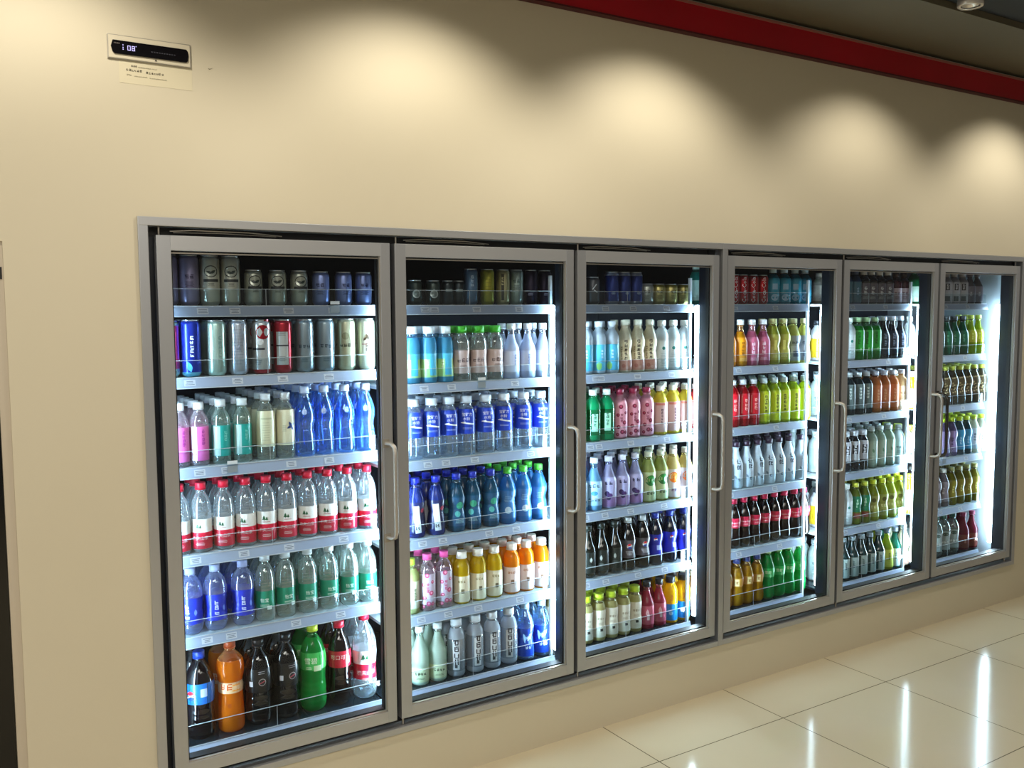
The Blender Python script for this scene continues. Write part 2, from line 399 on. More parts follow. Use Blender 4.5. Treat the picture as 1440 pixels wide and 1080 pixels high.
DES = {
'can_mauve_tall': D('drink_can', 'tall mauve can', 'can', .175, .033, 'm:#8a84a4', art=a_small_emblem(.1, 'p:#2c2440')),
'can_emblem_tall': D('drink_can', 'tall champagne can with dark emblem', 'can', .175, .033, 'm:#c0c2b4', art=emblem_can(.175)),
'can_emblem_short': D('drink_can', 'short champagne can with dark emblem', 'can', .128, .031, 'm:#acb0a2', art=emblem_can(.128)),
'can_blue_short': D('drink_can', 'short dusky blue can', 'can', .126, .031, 'm:#7c8cc0', art=a_small_emblem(.075, 'p:#1c2448')),
'can_pink': D('drink_can', 'tall pink and cyan can', 'can', .195, .033, 'm:#b4e0e4', bands=[(.4, .78, 'm:#e0508c')]),
'can_navy': D('drink_can', 'tall royal blue lettered can', 'can', .197, .034, 'm:#2038b4', art=a_navy, bands=[(0, .12, 'm:#6cc0e0')]),
'can_mint': D('drink_can', 'tall pale mint can', 'can', .195, .033, 'm:#b4d0c4', art=a_blockv('p:#7c9c94', 5, .014, .1, .012, 8)),
'can_silver': D('drink_can', 'tall patterned silver can', 'can', .195, .033, 'm:#b4bcc8', art=lambda a: (dashes(a, 0, .16, .045, 12, 'p:#808c9c', 5, .011), a.put(xf(leaf2d(.02), 0, .1, .8), 'm:#8c98ac', 2))),
'can_redcurve': D('drink_can', 'tall silver can with red swoosh', 'can', .195, .033, 'm:#c4c8c8', art=a_redcurve, bands=[(0, .08, 'm:#a01424')]),
'can_redtop': D('drink_can', 'tall white can with red ends', 'can', .195, .033, 'm:#a01828', art=a_redtop),
'can_steel': D('drink_can', 'tall steel grey can', 'can', .195, .033, 'm:#8c9ca4', art=lambda a: (marks(a, 0, .095, 3, .013, 'p:#1c3444', 9, False), dashes(a, 0, .05, .03, 4, 'p:#48606c', 3))),
'can_gold': D('drink_can', 'tall pale gold can', 'can', .195, .033, 'm:#c0c0a0', art=lambda a: (a.put(xf(disc2d(.014, 14), 0, .13), 'p:#8c8c6c', 2), marks(a, 0, .095, 3, .013, 'p:#2c3424', 12, False))),
'can_goldleaf': D('drink_can', 'tall cream can with leaf motif', 'can', .195, .033, 'm:#dcdcc4', art=a_leaf),
'pinkwater': D('water_bottle', 'pink labelled drinking bottle', 'straight', .222, .031, 'c:#f0e8f0', 'c:#f4e4f0', cap='o:#eef2f6', label=(.08, .62, 'p:#d868b0'), art=lambda a: (a.put(xf(rect2d(.026, .12), -.026, .078), 'p:#eeeaf4', 1), marks(a, .01, .1, 4, .012, 'p:#9c2c8c', 14))),
'tealwater': D('water_bottle', 'teal labelled clear bottle', 'straight', .228, .031, 'c:#dceee8', 'c:#d4ece4', cap='o:#dfe9ee', label=(.12, .6, 'p:#1c9c94'), art=lambda a: (a.put(xf(rect2d(.03, .105), -.024, .082), 'p:#a4c4c0', 1), marks(a, .01, .1, 3, .011, 'p:#7cd0c8', 15))),
'creamwater': D('water_bottle', 'cream labelled clear bottle', 'straight', .24, .033, 'c:#e4ece0', 'c:#e4ece0', cap='o:#d4dade', label=(.2, .74, 'p:#cfd0b0'), art=lambda a: (a.put(xf(rect2d(.04, .006), 0, .15), 'p:#b0b494', 2), dashes(a, 0, .135, .035, 8, 'p:#a4a88c', 3, .009))),
'flowerwater': D('water_bottle', 'cream bottle with navy flower', 'straight', .24, .033, 'c:#e4ece0', 'c:#e4ece0', cap='o:#d4dade', label=(.2, .74, 'p:#d4d4b8'), art=a_flower),
'bluewater': D('water_bottle', 'bright blue ribbed bottle', 'hour', .258, .0355, 'c:#a4d4fc', 'c:#8cc4fc', cap='o:#c4d4f0', label=(.5, .75, 'c:#6cacf8'), art=lambda a: (a.put(xf(disc2d(.012, 14, .8), 0, .165), 'p:#6c94dc', 2), marks(a, 0, .165, 1, .016, 'p:#c0d8f8', 8))),
'redwater': D('water_bottle', 'red capped spring water bottle', 'water', .245, .0335, 'c:#e4eef4', 'c:#e8f2f8', cap='o:#d81c3c', label=(.05, .48, 'p:#d01c3c'), bands=[(.29, .48, 'p:#e8ecec')], art=a_spring),
'bigblue': D('water_bottle', 'wide blue labelled clear bottle', 'jug', .235, .041, 'c:#ccd8fc', 'c:#c0d0fc', cap='o:#a8b8e8', label=(.16, .56, 'p:#1830c0'), art=lambda a: (marks(a, -.008, .085, 3, .016, 'p:#c8d8fc', 30), a.put(xf(leaf2d(.012), .02, .08), 'p:#6c8cf0', 3))),
'greenwater': D('water_bottle', 'green labelled purified water bottle', 'water', .245, .0335, 'c:#dcece8', 'c:#e0f0ec', cap='o:#dce8ec', label=(.2, .46, 'p:#148468'), art=a_best),
'jug_bluecola': D('soda_bottle', 'large blue labelled cola bottle', 'jug', .315, .052, 'd:#0a0408', None, cap='o:#1c3ca4', label=(.42, .66, 'p:#1868c4'), art=lambda a: (ball_emblem(a, -.028, .165, .018), a.put(xf(rect2d(.024, .03), .02, .175), 'p:#b4c8e8', 2)), ang=0.),
'jug_orange': D('soda_bottle', 'large orange soda bottle', 'jug_ball', .33, .05, 'c:#f4b060', 'l:#f48414', .8, 'o:#b45028', (.44, .56, 'p:#e8c8a0'), lambda a: (marks(a, -.01, .17, 2, .022, 'p:#d05c14', 31, False), a.put(xf(rect2d(.03, .024), .026, .165), 'p:#f0a040', 2), marks(a, 0, .1, 1, .016, 'p:#b85008', 5))),
'jug_darkcola': D('soda_bottle', 'large black labelled cola bottle', 'jug', .315, .051, 'd:#050508', None, cap='o:#1c1c20', label=(.4, .68, 'p:#0a0b10'), art=lambda a: (a.put(xf(disc2d(.014, 18), .012, .165), 'p:#a8a8ac', 2), a.put(xf(disc2d(.0115, 18), .012, .165), 'p:#16181e', 3), a.put(xf(rect2d(.022, .004), .012, .165, .4), 'p:#b44858', 4), dashes(a, .01, .205, .04, 2, 'p:#b8b8c0', 4, .007), a.put(xf(rect2d(.014, .02), -.03, .16), 'p:#c4c4cc', 3))),
'jug_green': D('soda_bottle', 'large green lemon soda bottle', 'jug', .33, .05, 'c:#28b050', 'l:#189c40', .86, 'o:#c4d838', (.5, .7, 'p:#3cb454'), a_sprite),
'jug_redcola': D('soda_bottle', 'large red labelled cola bottle', 'jug', .325, .045, 'd:#0e0505', None, cap='o:#d82440', label=(.46, .66, 'p:#c41c38'), art=lambda a: (a.put(xf(text2d('可口可乐', .02), -.004, .19), 'p:#f4e0e0', 3), a.put(xf(rect2d(.02, .03), .028, .178), 'p:#e0c0c0', 3))),
'jug_redwater': D('water_bottle', 'large red capped water bottle', 'jug', .335, .048, 'c:#e4eef4', 'c:#e8f2f8', cap='o:#d81c3c', label=(.24, .58, 'p:#c81c3c'), bands=[(.42, .58, 'p:#e8e8ec')], art=a_spring_big),
'can_round_small': D('drink_can', 'small dark can with round badge', 'can', .1, .029, 'm:#3a4440', art=lambda a: (a.put(xf(disc2d(.017, 16), 0, .045), 'm:#c8ccc8', 2), a.put(xf(disc2d(.012, 16), 0, .045), 'm:#8c9490', 3))),
'can_dark_small': D('drink_can', 'small charcoal can', 'can', .1, .024, 'm:#2c3438', art=lambda a: a.put(xf(rect2d(.03, .012), 0, .06), 'p:#7c8c90', 2)),
'can_slate': D('drink_can', 'slim slate blue can', 'can', .15, .029, 'm:#5c7894', art=a_blockv('p:#a8c0d8', 3, .014, .1, .005, 17)),
'can_yellow': D('drink_can', 'slim olive yellow can', 'can', .15, .029, 'm:#a09c34', art=lambda a: dashes(a, 0, .12, .03, 6, 'p:#6c6818', 3, .014)),
'can_stripe': D('drink_can', 'slim gold striped can', 'can', .15, .029, 'm:#b4ac80', art=lambda a: (a.put(xf(rect2d(.012, .11), 0, .075), 'p:#3c3828', 2), marks(a, .0, .1, 3, .01, 'p:#e0d8a0', 18))),
'can_silver_mid': D('drink_can', 'slim silver green can', 'can', .15, .029, 'm:#98a8a0', art=a_small_emblem(.1, 'p:#48605c')),
'can_purple': D('drink_can', 'slim dark purple can', 'can', .15, .029, 'm:#2c2438', art=lambda a: dashes(a, 0, .05, .03, 3, 'p:#a49cb4', 3)),
'bluevit': D('sports_drink_bottle', 'white capped sky blue drink', 'wide', .225, .034, 'c:#8cccec', 'l:#58b4dc', .8, 'o:#e4f0f4', (.1, .52, 'p:#a8d890'), lambda a: (a.put(xf(rect2d(.03, .08), .012, .07), 'p:#4cb4d8', 2), marks(a, -.012, .075, 3, .011, 'p:#f0fce0', 19)), bands=[(.42, .52, 'p:#58c0e4')]),
'greencap': D('sports_drink_bottle', 'bright green capped clear bottle', 'wide', .225, .035, 'c:#dce4e0', 'c:#e0e4dc', .7, 'o:#3cac28', (.14, .56, 'p:#bca8a4'), lambda a: (marks(a, 0, .085, 3, .016, 'p:#5c4c50', 20, False), dashes(a, 0, .065, .04, 3, 'p:#6c5c60', 3))),
'pearl': D('water_bottle', 'pearly white slim bottle', 'slope', .232, .0335, 'c:#e4ecfc', 'l:#d4e0f8', .8, 'o:#e4ecf8', (.12, .5, 'p:#ccd8f4'), a_blockv('p:#6c80b0', 4, .011, .08, .006, 22)),
'ionblue': D('sports_drink_bottle', 'deep blue wrapped electrolyte drink', 'square', .242, .037, 'c:#c4dcf4', 'c:#d4e4f4', .86, 'o:#dce8f4', (.36, .78, 'p:#1c40b8'), a_ion),
'sportwhite': D('sports_drink_bottle', 'navy capped white lettered drink', 'hour', .24, .036, 'c:#5064b4', 'l:#3448a0', .84, 'o:#1c2cb4', (.1, .6, 'p:#20285c'), lambda a: (a.put(xf(rect2d(.026, .11), -.006, .075, .1), 'p:#e4e8f0', 2), marks(a, -.004, .08, 5, .017, 'p:#282c44', 23), a.put(xf(disc2d(.01, 12), .02, .11), 'p:#b43c60', 3))),
'sportteal': D('sports_drink_bottle', 'navy capped teal fruit drink', 'hour', .24, .036, 'c:#4c84a4', 'l:#2c6488', .84, 'o:#2434b0', (.1, .6, 'p:#20547c'), lambda a: (a.put(xf(disc2d(.015, 14), .002, .11), 'p:#3cac8c', 2), a.put(xf(disc2d(.012, 14), -.008, .075), 'p:#58b4b4', 2), dashes(a, 0, .05, .04, 4, 'p:#b0d8e0', 5))),
'limecap': D('sports_drink_bottle', 'lime capped blue drink', 'hour', .24, .036, 'c:#54a0e0', 'l:#3c88c8', .84, 'o:#50c43c', (.1, .6, 'p:#3c74b0'), lambda a: (a.put(xf(disc2d(.015, 14), 0, .06), 'p:#b8d4e8', 2), dashes(a, 0, .12, .035, 5, 'p:#a4d0ec', 5, .006))),
'limejuice': D('juice_bottle', 'lime capped pale juice', 'straight', .222, .0335, 'c:#e4ecc8', 'l:#d4dc98', .82, 'o:#c0e048', (.1, .6, 'p:#d4d8c0'), a_blockv('p:#5c7050', 4, .011, .08, .006, 24)),
'pinkcap': D('juice_bottle', 'hot pink capped fruit water', 'straight', .232, .034, 'c:#f0dce4', 'c:#ecd4e0', .82, 'o:#e858a4', (.12, .66, 'p:#bcb4c8'), a_fruit('p:#b84874', 'p:#e494b0')),
'yellowjuice': D('juice_bottle', 'yellow juice with pale label', 'square', .218, .034, 'c:#f0dc50', 'l:#e8c418', .86, 'o:#f4f0e4', (.04, .54, 'p:#e4dcc0'), lambda a: (a.put(xf(rect2d(.014, .018), .004, .055), 'p:#6c6448', 2), marks(a, 0, .095, 3, .010, 'p:#8c7c40', 25, False))),
'orangejuice': D('juice_bottle', 'orange juice with blush label', 'square', .218, .034, 'c:#f8b440', 'l:#fc9c10', .86, 'o:#fcf0e4', (.04, .54, 'p:#f0dcd8'), lambda a: (a.put(xf(rect2d(.014, .018), .004, .055), 'p:#8c6c58', 2), marks(a, 0, .095, 3, .010, 'p:#c08058', 26, False))),
'palegreen': D('tea_bottle', 'pale green frosted bottle', 'slope', .24, .036, 'c:#dcece4', 'l:#cce4d4', .84, 'o:#dcecf0', (.06, .3, 'p:#d4e0b8'), lambda a: (marks(a, 0, .05, 4, .011, 'p:#2c3828', 27, False), dashes(a, 0, .032, .04, 2, 'p:#546848', 5))),
'vertclear': D('water_bottle', 'frosty bottle with brushed black characters', 'square', .24, .036, 'c:#dce4ec', 'l:#d0dce8', .84, 'o:#dce6ee', (.1, .66, 'c:#d8e2ea'), lambda a: (a.put(xf(rect2d(.03, .12), 0, .09), 'p:#d8e0e4', 1), marks(a, .003, .105, 4, .024, 'p:#30343c', 28), a.put(xf(rect2d(.012, .014), 0, .045), 'p:#404850', 2))),
'bluesport': D('sports_drink_bottle', 'icy blue splash labelled bottle', 'hour', .245, .0375, 'c:#a4d8fc', 'c:#a0d4fc', .84, 'o:#b4dcfc', (.06, .56, 'p:#1c48bc'), lambda a: (a.put(xf(leaf2d(.03), -.006, .09, .5), 'p:#8cc4f4', 2), a.put(xf(leaf2d(.022), .012, .1, -.6), 'p:#c4e0fc', 2), marks(a, .004, .055, 2, .014, 'p:#e4f0fc', 29, False))),
'can_charcoal': D('drink_can', 'short charcoal can with script', 'can', .125, .032, 'm:#5c5c60', art=lambda a: (a.put(xf(rect2d(.03, .004), 0, .08, .9), 'p:#d4d4d4', 2), a.put(xf(rect2d(.02, .004), .006, .06, -.6), 'p:#d4d4d4', 2))),
'can_navy_mid': D('drink_can', 'tall silver and navy can', 'can', .15, .0325, 'm:#a4acc4', bands=[(.1, .62, 'm:#28387c')], art=lambda a: (a.put(xf(rect2d(.008, .13), -.014, .075), 'm:#d4dce8', 1), dashes(a, .006, .06, .026, 4, 'p:#b8c8e4', 4))),
'can_silver_squat': D('drink_can', 'squat silver can', 'can', .098, .0325, 'm:#b0b4ac', art=a_small_emblem(.06, 'p:#606458')),
'can_gold_squat': D('drink_can', 'squat yellow gold can', 'can', .098, .0325, 'm:#bcb070', art=a_small_emblem(.06, 'p:#5c4c20'), bands=[(.7, 1, 'm:#8c8440')]),
'bottle_teal': D('tea_bottle', 'teal bottle beside white light', 'straight', .2, .03, 'c:#70c4b4', 'l:#2ca090', .8, 'o:#c8e4e0', (.1, .6, 'p:#b4dcd4')),
'skymilk': D('juice_bottle', 'white and sky blue bottle', 'straight', .235, .034, 'l:#d8e8f4', None, cap='o:#d8e4f0', label=(.06, .56, 'p:#50b4dc'), art=lambda a: (a.put(xf(disc2d(.018, 14, .7), -.01, .035), 'p:#88c468', 2), marks(a, .004, .09, 3, .012, 'p:#d4ecf8', 32))),
'creamtea': D('tea_bottle', 'cream tea with side script', 'hour', .24, .0345, 'l:#ece4c8', None, cap='o:#e8ecdc', label=(.04, .62, 'p:#dcd4b4'), bands=[(.04, .24, 'p:#c48c7c')], art=lambda a: (marks(a, .004, .105, 5, .016, 'p:#2c2420', 33), marks(a, -.016, .09, 6, .009, 'p:#7c6850', 34), a.put(xf(disc2d(.009, 12), -.008, .03), 'p:#b06c60', 2), a.put(xf(disc2d(.007, 12), .010, .022), 'p:#d8a898', 2))),
'whitetea': D('tea_bottle', 'white wrapped pale bottle', 'straight', .235, .0335, 'l:#e4ecec', None, cap='o:#e8f0ec', label=(.06, .6, 'p:#d0dadc'), art=lambda a: (a.put(xf(disc2d(.008, 12), .0, .105), 'p:#2c7c74', 2), dashes(a, 0, .08, .035, 8, 'p:#8898a0', 5, .008))),
'jade': D('tea_bottle', 'jade green tea bottle', 'straight', .232, .035, 'c:#3ccc94', 'l:#10b070', .86, 'o:#e4f4ec', (.12, .62, 'c:#24b87c'), lambda a: (a.put(xf(rect2d(.03, .08), 0, .085), 'p:#a4e0c4', 1), marks(a, 0, .1, 4, .014, 'p:#0c5c40', 35))),
'pinkberry': D('juice_bottle', 'pink berry printed bottle', 'straight', .228, .0345, 'l:#e8a4b4', None, cap='o:#9c1c44', label=(.04, .78, 'p:#dc98ac'), art=a_fruit('p:#7c1c3c', 'p:#b84864')),
'peachlabel': D('juice_bottle', 'yellow topped peach drink', 'straight', .232, .0345, 'c:#f8e870', 'l:#f0dc50', .88, 'o:#f4f4e8', (.06, .66, 'p:#d8b4b0'), lambda a: (marks(a, .008, .09, 5, .012, 'p:#54384c', 36), a.put(xf(rect2d(.05, .01), 0, .145), 'p:#cc7868', 2))),
'redside': D('juice_bottle', 'red bottle beside white light', 'straight', .22, .03, 'l:#d84c4c', None, cap='o:#e4d0d0', label=(.1, .6, 'p:#e08080')),
'skysloped': D('tea_bottle', 'light blue soda with dark print', 'slope', .24, .0365, 'c:#98d0f4', 'l:#80c0ec', .8, 'o:#e0e8f4', (.1, .56, 'p:#a8d4f0'), lambda a: (marks(a, 0, .115, 3, .016, 'p:#1c4068', 37, False), marks(a, 0, .05, 4, .013, 'p:#1c4068', 38, False), a.put(xf(disc2d(.01, 12, 1.6), 0, .08), 'p:#3c88b8', 2))),
'lilac': D('juice_bottle', 'lilac grape soda bottle', 'slope', .24, .0365, 'c:#c4c8f0', 'l:#b8b8e0', .84, 'o:#e0e4f4', (.04, .6, 'p:#a8a8d4'), lambda a: (marks(a, 0, .12, 2, .018, 'p:#28284c', 39, False), a.put(xf(disc2d(.012, 14), -.008, .07), 'p:#3c2c64', 2), a.put(xf(disc2d(.01, 14), .008, .062), 'p:#50346c', 2), a.put(xf(disc2d(.01, 14), 0, .05), 'p:#3c2c5c', 2)), bands=[(.04, .22, 'p:#9c78b0')]),
'greenround': D('juice_bottle', 'pale bottle with green globe label', 'hour', .24, .0365, 'c:#d4d898', 'l:#b4bc6c', .84, 'o:#dce0c8', (.04, .6, 'p:#b4c494'), lambda a: (a.put(xf(disc2d(.026, 20), 0, .105), 'p:#1c6c2c', 2), a.put(xf(disc2d(.02, 20), .002, .108), 'p:#2c8c38', 3), marks(a, 0, .045, 3, .013, 'p:#283820', 41, False))),
'orangeround': D('juice_bottle', 'pale bottle with orange globe label', 'hour', .24, .0365, 'c:#e8dca8', 'l:#e0cc88', .84, 'o:#f0e8dc', (.04, .6, 'p:#dcd0d8'), lambda a: (a.put(xf(disc2d(.026, 20), 0, .105), 'p:#f07828', 2), a.put(xf(disc2d(.018, 20), .002, .108), 'p:#f8a048', 3), marks(a, 0, .045, 2, .013, 'p:#88508c', 42, False))),
'darkglass': D('soda_bottle', 'black tapered bottle', 'slope', .24, .0355, 'd:#060b09', None, cap='o:#1c2420', label=(.1, .5, 'p:#18201e'), art=lambda a: (a.put(xf(leaf2d(.013), 0, .085), 'p:#a0a8a4', 2), dashes(a, 0, .06, .03, 3, 'p:#687470', 5))),
'colalabel': D('soda_bottle', 'white capped cola with emblem label', 'hour', .248, .037, 'd:#080508', None, cap='o:#c8d0d4', label=(.24, .58, 'p:#4c4850'), art=lambda a: (ball_emblem(a, 0, .115, .013), dashes(a, 0, .09, .04, 5, 'p:#c4c4cc', 6))),
'bluecola': D('soda_bottle', 'royal blue labelled cola', 'hour', .248, .037, 'd:#0c1028', None, cap='o:#2438a0', label=(.2, .6, 'p:#2028a8'), art=lambda a: (ball_emblem(a, -.004, .125, .009), a.put(xf(rect2d(.02, .022), .012, .085), 'p:#9cb0e0', 2))),
'limecream': D('juice_bottle', 'lime capped cream labelled juice', 'wide', .218, .0335, 'c:#dcd8a0', 'l:#ccc480', .8, 'o:#b8d030', (.08, .66, 'p:#e0dcc8'), lambda a: (a.put(xf(rect2d(.014, .012), .003, .052), 'p:#2c2c28', 2), marks(a, 0, .105, 3, .010, 'p:#9c8c6c', 43, False), dashes(a, 0, .085, .03, 3, 'p:#a89878', 5))),
'rosetea': D('tea_bottle', 'black capped rose red bottle', 'slope', .225, .0345, 'c:#d0788c', 'l:#b43850', .8, 'o:#242026', (.1, .5, 'p:#c0586c'), lambda a: (a.put(xf(leaf2d(.018), 0, .08), 'p:#e4b4bc', 2), a.put(xf(rect2d(.012, .03), .004, .06), 'p:#e4c4c8', 2))),
'yellowblue': D('juice_bottle', 'black capped yellow and blue bottle', 'square', .225, .0345, 'c:#f8d850', 'l:#f8c820', .86, 'o:#282830', (.06, .42, 'p:#2088d0'), lambda a: (a.put(xf(rect2d(.008, .03), 0, .125), 'p:#c07818', 2), a.put(xf(disc2d(.01, 12), -.004, .05), 'p:#9cd0f0', 2))),
'ambersmall': D('juice_bottle', 'amber bottle beside white light', 'straight', .2, .03, 'l:#d8a878', None, cap='o:#e8dcc8', label=(.1, .6, 'p:#d8b8a0')),
'can_redscript': D('drink_can', 'tall red cola can', 'can', .148, .03, 'm:#a8141e', art=a_redscript),
'tealtall': D('tea_bottle', 'tall teal drink', 'straight', .185, .0335, 'c:#4c98b4', 'l:#2484a4', .84, 'o:#b4ccd8', (.06, .72, 'p:#2c8ca8'), lambda a: (a.put(xf(disc2d(.018, 14, 1.1), 0, .035), 'p:#a8c4dc', 2), a.put(xf(rect2d(.028, .03), 0, .09), 'p:#8cb0c8', 2))),
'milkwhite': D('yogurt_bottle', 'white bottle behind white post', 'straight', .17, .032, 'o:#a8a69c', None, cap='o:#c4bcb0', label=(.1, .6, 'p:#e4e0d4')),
'ambersoda': D('soda_bottle', 'white capped amber soda', 'slope', .232, .035, 'c:#f0c470', 'l:#e09410', .74, 'o:#f0f0f4', (.1, .62, 'p:#d88c14'), lambda a: (marks(a, 0, .09, 4, .016, 'p:#7c4408', 44), dashes(a, 0, .04, .04, 4, 'p:#f4d088', 5))),
'rosesoda': D('soda_bottle', 'white capped rose soda', 'slope', .232, .035, 'c:#f0b4c4', 'l:#d46c8c', .74, 'o:#f0f0f4', (.1, .62, 'p:#c46484'), lambda a: (marks(a, 0, .09, 3, .018, 'p:#e8d0e0', 45), dashes(a, 0, .04, .04, 4, 'p:#e8c0d0', 5))),
'yellowsoda': D('soda_bottle', 'yellow green shouldered soda', 'hour', .235, .035, 'c:#dcd870', 'l:#b8b840', .84, 'o:#d0d090', (.1, .66, 'p:#aca848'), lambda a: (a.put(xf(rect2d(.014, .05), 0, .1), 'p:#d8d478', 2), dashes(a, 0, .05, .035, 4, 'p:#e0dc9c', 5))),
'greysoda': D('soda_bottle', 'grey labelled yellow topped bottle', 'hour', .235, .035, 'c:#d8d888', 'l:#c8c870', .84, 'o:#d8dca8', (.06, .62, 'p:#889098'), lambda a: (marks(a, 0, .11, 2, .018, 'p:#30384c', 46, False), a.put(xf(rect2d(.03, .03), 0, .05), 'p:#48546c', 2))),
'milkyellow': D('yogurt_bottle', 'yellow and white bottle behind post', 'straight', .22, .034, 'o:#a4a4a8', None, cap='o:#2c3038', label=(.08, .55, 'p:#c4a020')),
'redtea': D('tea_bottle', 'bright red square bottle', 'straight', .235, .034, 'c:#c0302c', 'l:#c4101c', .84, 'o:#c8ccd0', (.16, .7, 'p:#b81424'), lambda a: (marks(a, .006, .11, 3, .018, 'p:#e8a8a0', 47), a.put(xf(rect2d(.006, .09), -.018, .11), 'p:#d88078', 2))),
'limetea': D('tea_bottle', 'lime green tea with dark characters', 'straight', .235, .034, 'c:#d0dc40', 'l:#b8cc14', .86, 'o:#c0d0d0', (.06, .72, 'p:#bccc20'), lambda a: (a.put(xf(rect2d(.02, .085), .004, .11), 'p:#d4dc58', 1), marks(a, .004, .105, 5, .0155, 'p:#38441c', 48))),
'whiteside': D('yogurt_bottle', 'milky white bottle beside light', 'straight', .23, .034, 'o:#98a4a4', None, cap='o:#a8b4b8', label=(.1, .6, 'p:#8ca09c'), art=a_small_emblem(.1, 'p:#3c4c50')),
'yogurt': D('yogurt_bottle', 'dark capped white printed bottle', 'slope', .235, .035, 'o:#c0d0dc', None, cap='o:#342038', label=(.06, .66, 'p:#b4c8d8'), art=lambda a: (marks(a, .006, .125, 2, .024, 'p:#283040', 49), marks(a, .01, .05, 1, .018, 'p:#384458', 50), a.put(xf(leaf2d(.012), -.01, .06, .5), 'p:#6c8498', 2))),
'redcola': D('soda_bottle', 'red banded cola', 'soda', .255, .0345, 'd:#0e0304', None, cap='o:#c02048', label=(.42, .62, 'p:#b81c40'), art=a_cola('Coca-Cola', .014, .135)),
'ambercola': D('soda_bottle', 'blue capped golden soda', 'soda', .245, .0345, 'c:#d8b040', 'l:#c08c10', .8, 'o:#2c3c74', (.42, .6, 'p:#c89438'), lambda a: (a.put(xf(rect2d(.022, .036), 0, .125), 'p:#e8d8a0', 2), marks(a, 0, .125, 1, .014, 'p:#8c5c18', 51))),
'greensoda': D('soda_bottle', 'vivid green soda', 'soda', .265, .0365, 'c:#20b458', 'l:#08a048', .86, 'o:#b0dc88', (.44, .62, 'p:#18a850'), lambda a: (a.put(xf(text2d('雪碧', .018), 0, .142), 'p:#d8f4d4', 3), a.put(xf(leaf2d(.012), .014, .125), 'p:#80d8a0', 2))),
'slatedrink': D('tea_bottle', 'slate blue drink', 'straight', .185, .033, 'l:#40587c', None, cap='o:#506080', label=(.04, .66, 'p:#3c6474'), art=a_blockv('p:#90b0c8', 3, .013, .07, 0, 52)),
'coffee': D('coffee_bottle', 'white capped dark coffee', 'straight', .185, .033, 'd:#241a1a', None, cap='o:#d4d4d4', label=(.04, .62, 'p:#585058'), art=lambda a: (marks(a, 0, .075, 2, .02, 'p:#c8c8c8', 53), dashes(a, 0, .04, .035, 4, 'p:#a8a8a8', 5))),
'maroon': D('coffee_bottle', 'maroon topped bottle', 'straight', .178, .033, 'd:#3c1420', None, cap='o:#301820', label=(.04, .5, 'p:#b8a4a8'), art=a_small_emblem(.06, 'p:#5c2030')),
'greenbig': D('tea_bottle', 'emerald bottle behind post', 'straight', .2, .036, 'l:#148c50', None, cap='o:#104830', label=(.06, .5, 'p:#c8e8d4')),
'greentea': D('tea_bottle', 'green tea with pale green cap', 'straight', .235, .035, 'c:#187828', 'l:#108828', .8, 'o:#a8d0a0', (.2, .7, 'p:#289c38'), lambda a: (marks(a, 0, .12, 4, .015, 'p:#0c4c18', 54), a.put(xf(leaf2d(.01), .01, .06), 'p:#90d888', 2))),
'blacktea': D('tea_bottle', 'white capped black tea', 'slope', .24, .0355, 'd:#141820', None, cap='o:#c8d4e4', label=(.1, .66, 'p:#1c2434'), art=lambda a: (marks(a, 0, .11, 4, .016, 'p:#8898b4', 55), dashes(a, 0, .06, .035, 3, 'p:#6c7c98', 5))),
'oolong': D('tea_bottle', 'charcoal patterned tea', 'straight', .235, .035, 'c:#506064', 'l:#283438', .84, 'o:#d0dce4', (.14, .72, 'p:#5c6c6c'), lambda a: (marks(a, .006, .12, 4, .015, 'p:#c8d4d0', 56), dashes(a, -.01, .09, .02, 8, 'p:#20282c', 5, .006))),
'browntea': D('tea_bottle', 'amber brown milk tea', 'straight', .235, .035, 'c:#a86c40', 'l:#c0743c', .86, 'o:#c8d0e0', (.1, .66, 'p:#b86c40'), a_blockv('p:#e0b490', 4, .014, .1, .004, 57)),
'palejuice': D('juice_bottle', 'pale peach drink', 'straight', .235, .034, 'l:#e8c898', None, cap='o:#dce0e8', label=(.1, .6, 'p:#e8d4b0'), art=a_small_emblem(.1, 'p:#a08058')),
'monolabel': D('coffee_bottle', 'black and white labelled bottle', 'wide', .225, .0345, 'd:#1c1c24', None, cap='o:#c4ccd8', label=(.26, .74, 'p:#a8acb4'), art=lambda a: (a.put(xf(rect2d(.032, .05), 0, .12), 'p:#20242c', 2), marks(a, 0, .12, 3, .016, 'p:#d8dce4', 58))),
'palegreen2': D('tea_bottle', 'celadon green straight bottle', 'straight', .235, .0345, 'l:#a4b8a4', None, cap='o:#b8c8c8', label=(.08, .66, 'p:#98ac9c'), art=lambda a: (a.put(xf(leaf2d(.014), .008, .1, .3), 'p:#5c7c60', 2), dashes(a, 0, .07, .035, 6, 'p:#c8d4c8', 5, .007))),
'limegreen': D('tea_bottle', 'yellow capped green labelled tea', 'hour', .235, .035, 'c:#a0a850', 'l:#7c8c30', .84, 'o:#ccd040', (.3, .68, 'p:#1c7c54'), lambda a: (marks(a, 0, .12, 3, .014, 'p:#b8dcc0', 59), a.put(xf(rect2d(.04, .03), 0, .05), 'p:#8c4c3c', 2))),
'limeyellow': D('tea_bottle', 'yellow green herbal bottle', 'hour', .235, .035, 'c:#c0c850', 'l:#a8b030', .86, 'o:#d8e030', (.1, .62, 'p:#a0a458'), lambda a: (a.put(xf(disc2d(.013, 12), .002, .12), 'p:#5c5828', 2), marks(a, 0, .08, 2, .014, 'p:#e0e0a8', 60, False), a.put(xf(leaf2d(.01), -.01, .05), 'p:#587028', 2))),
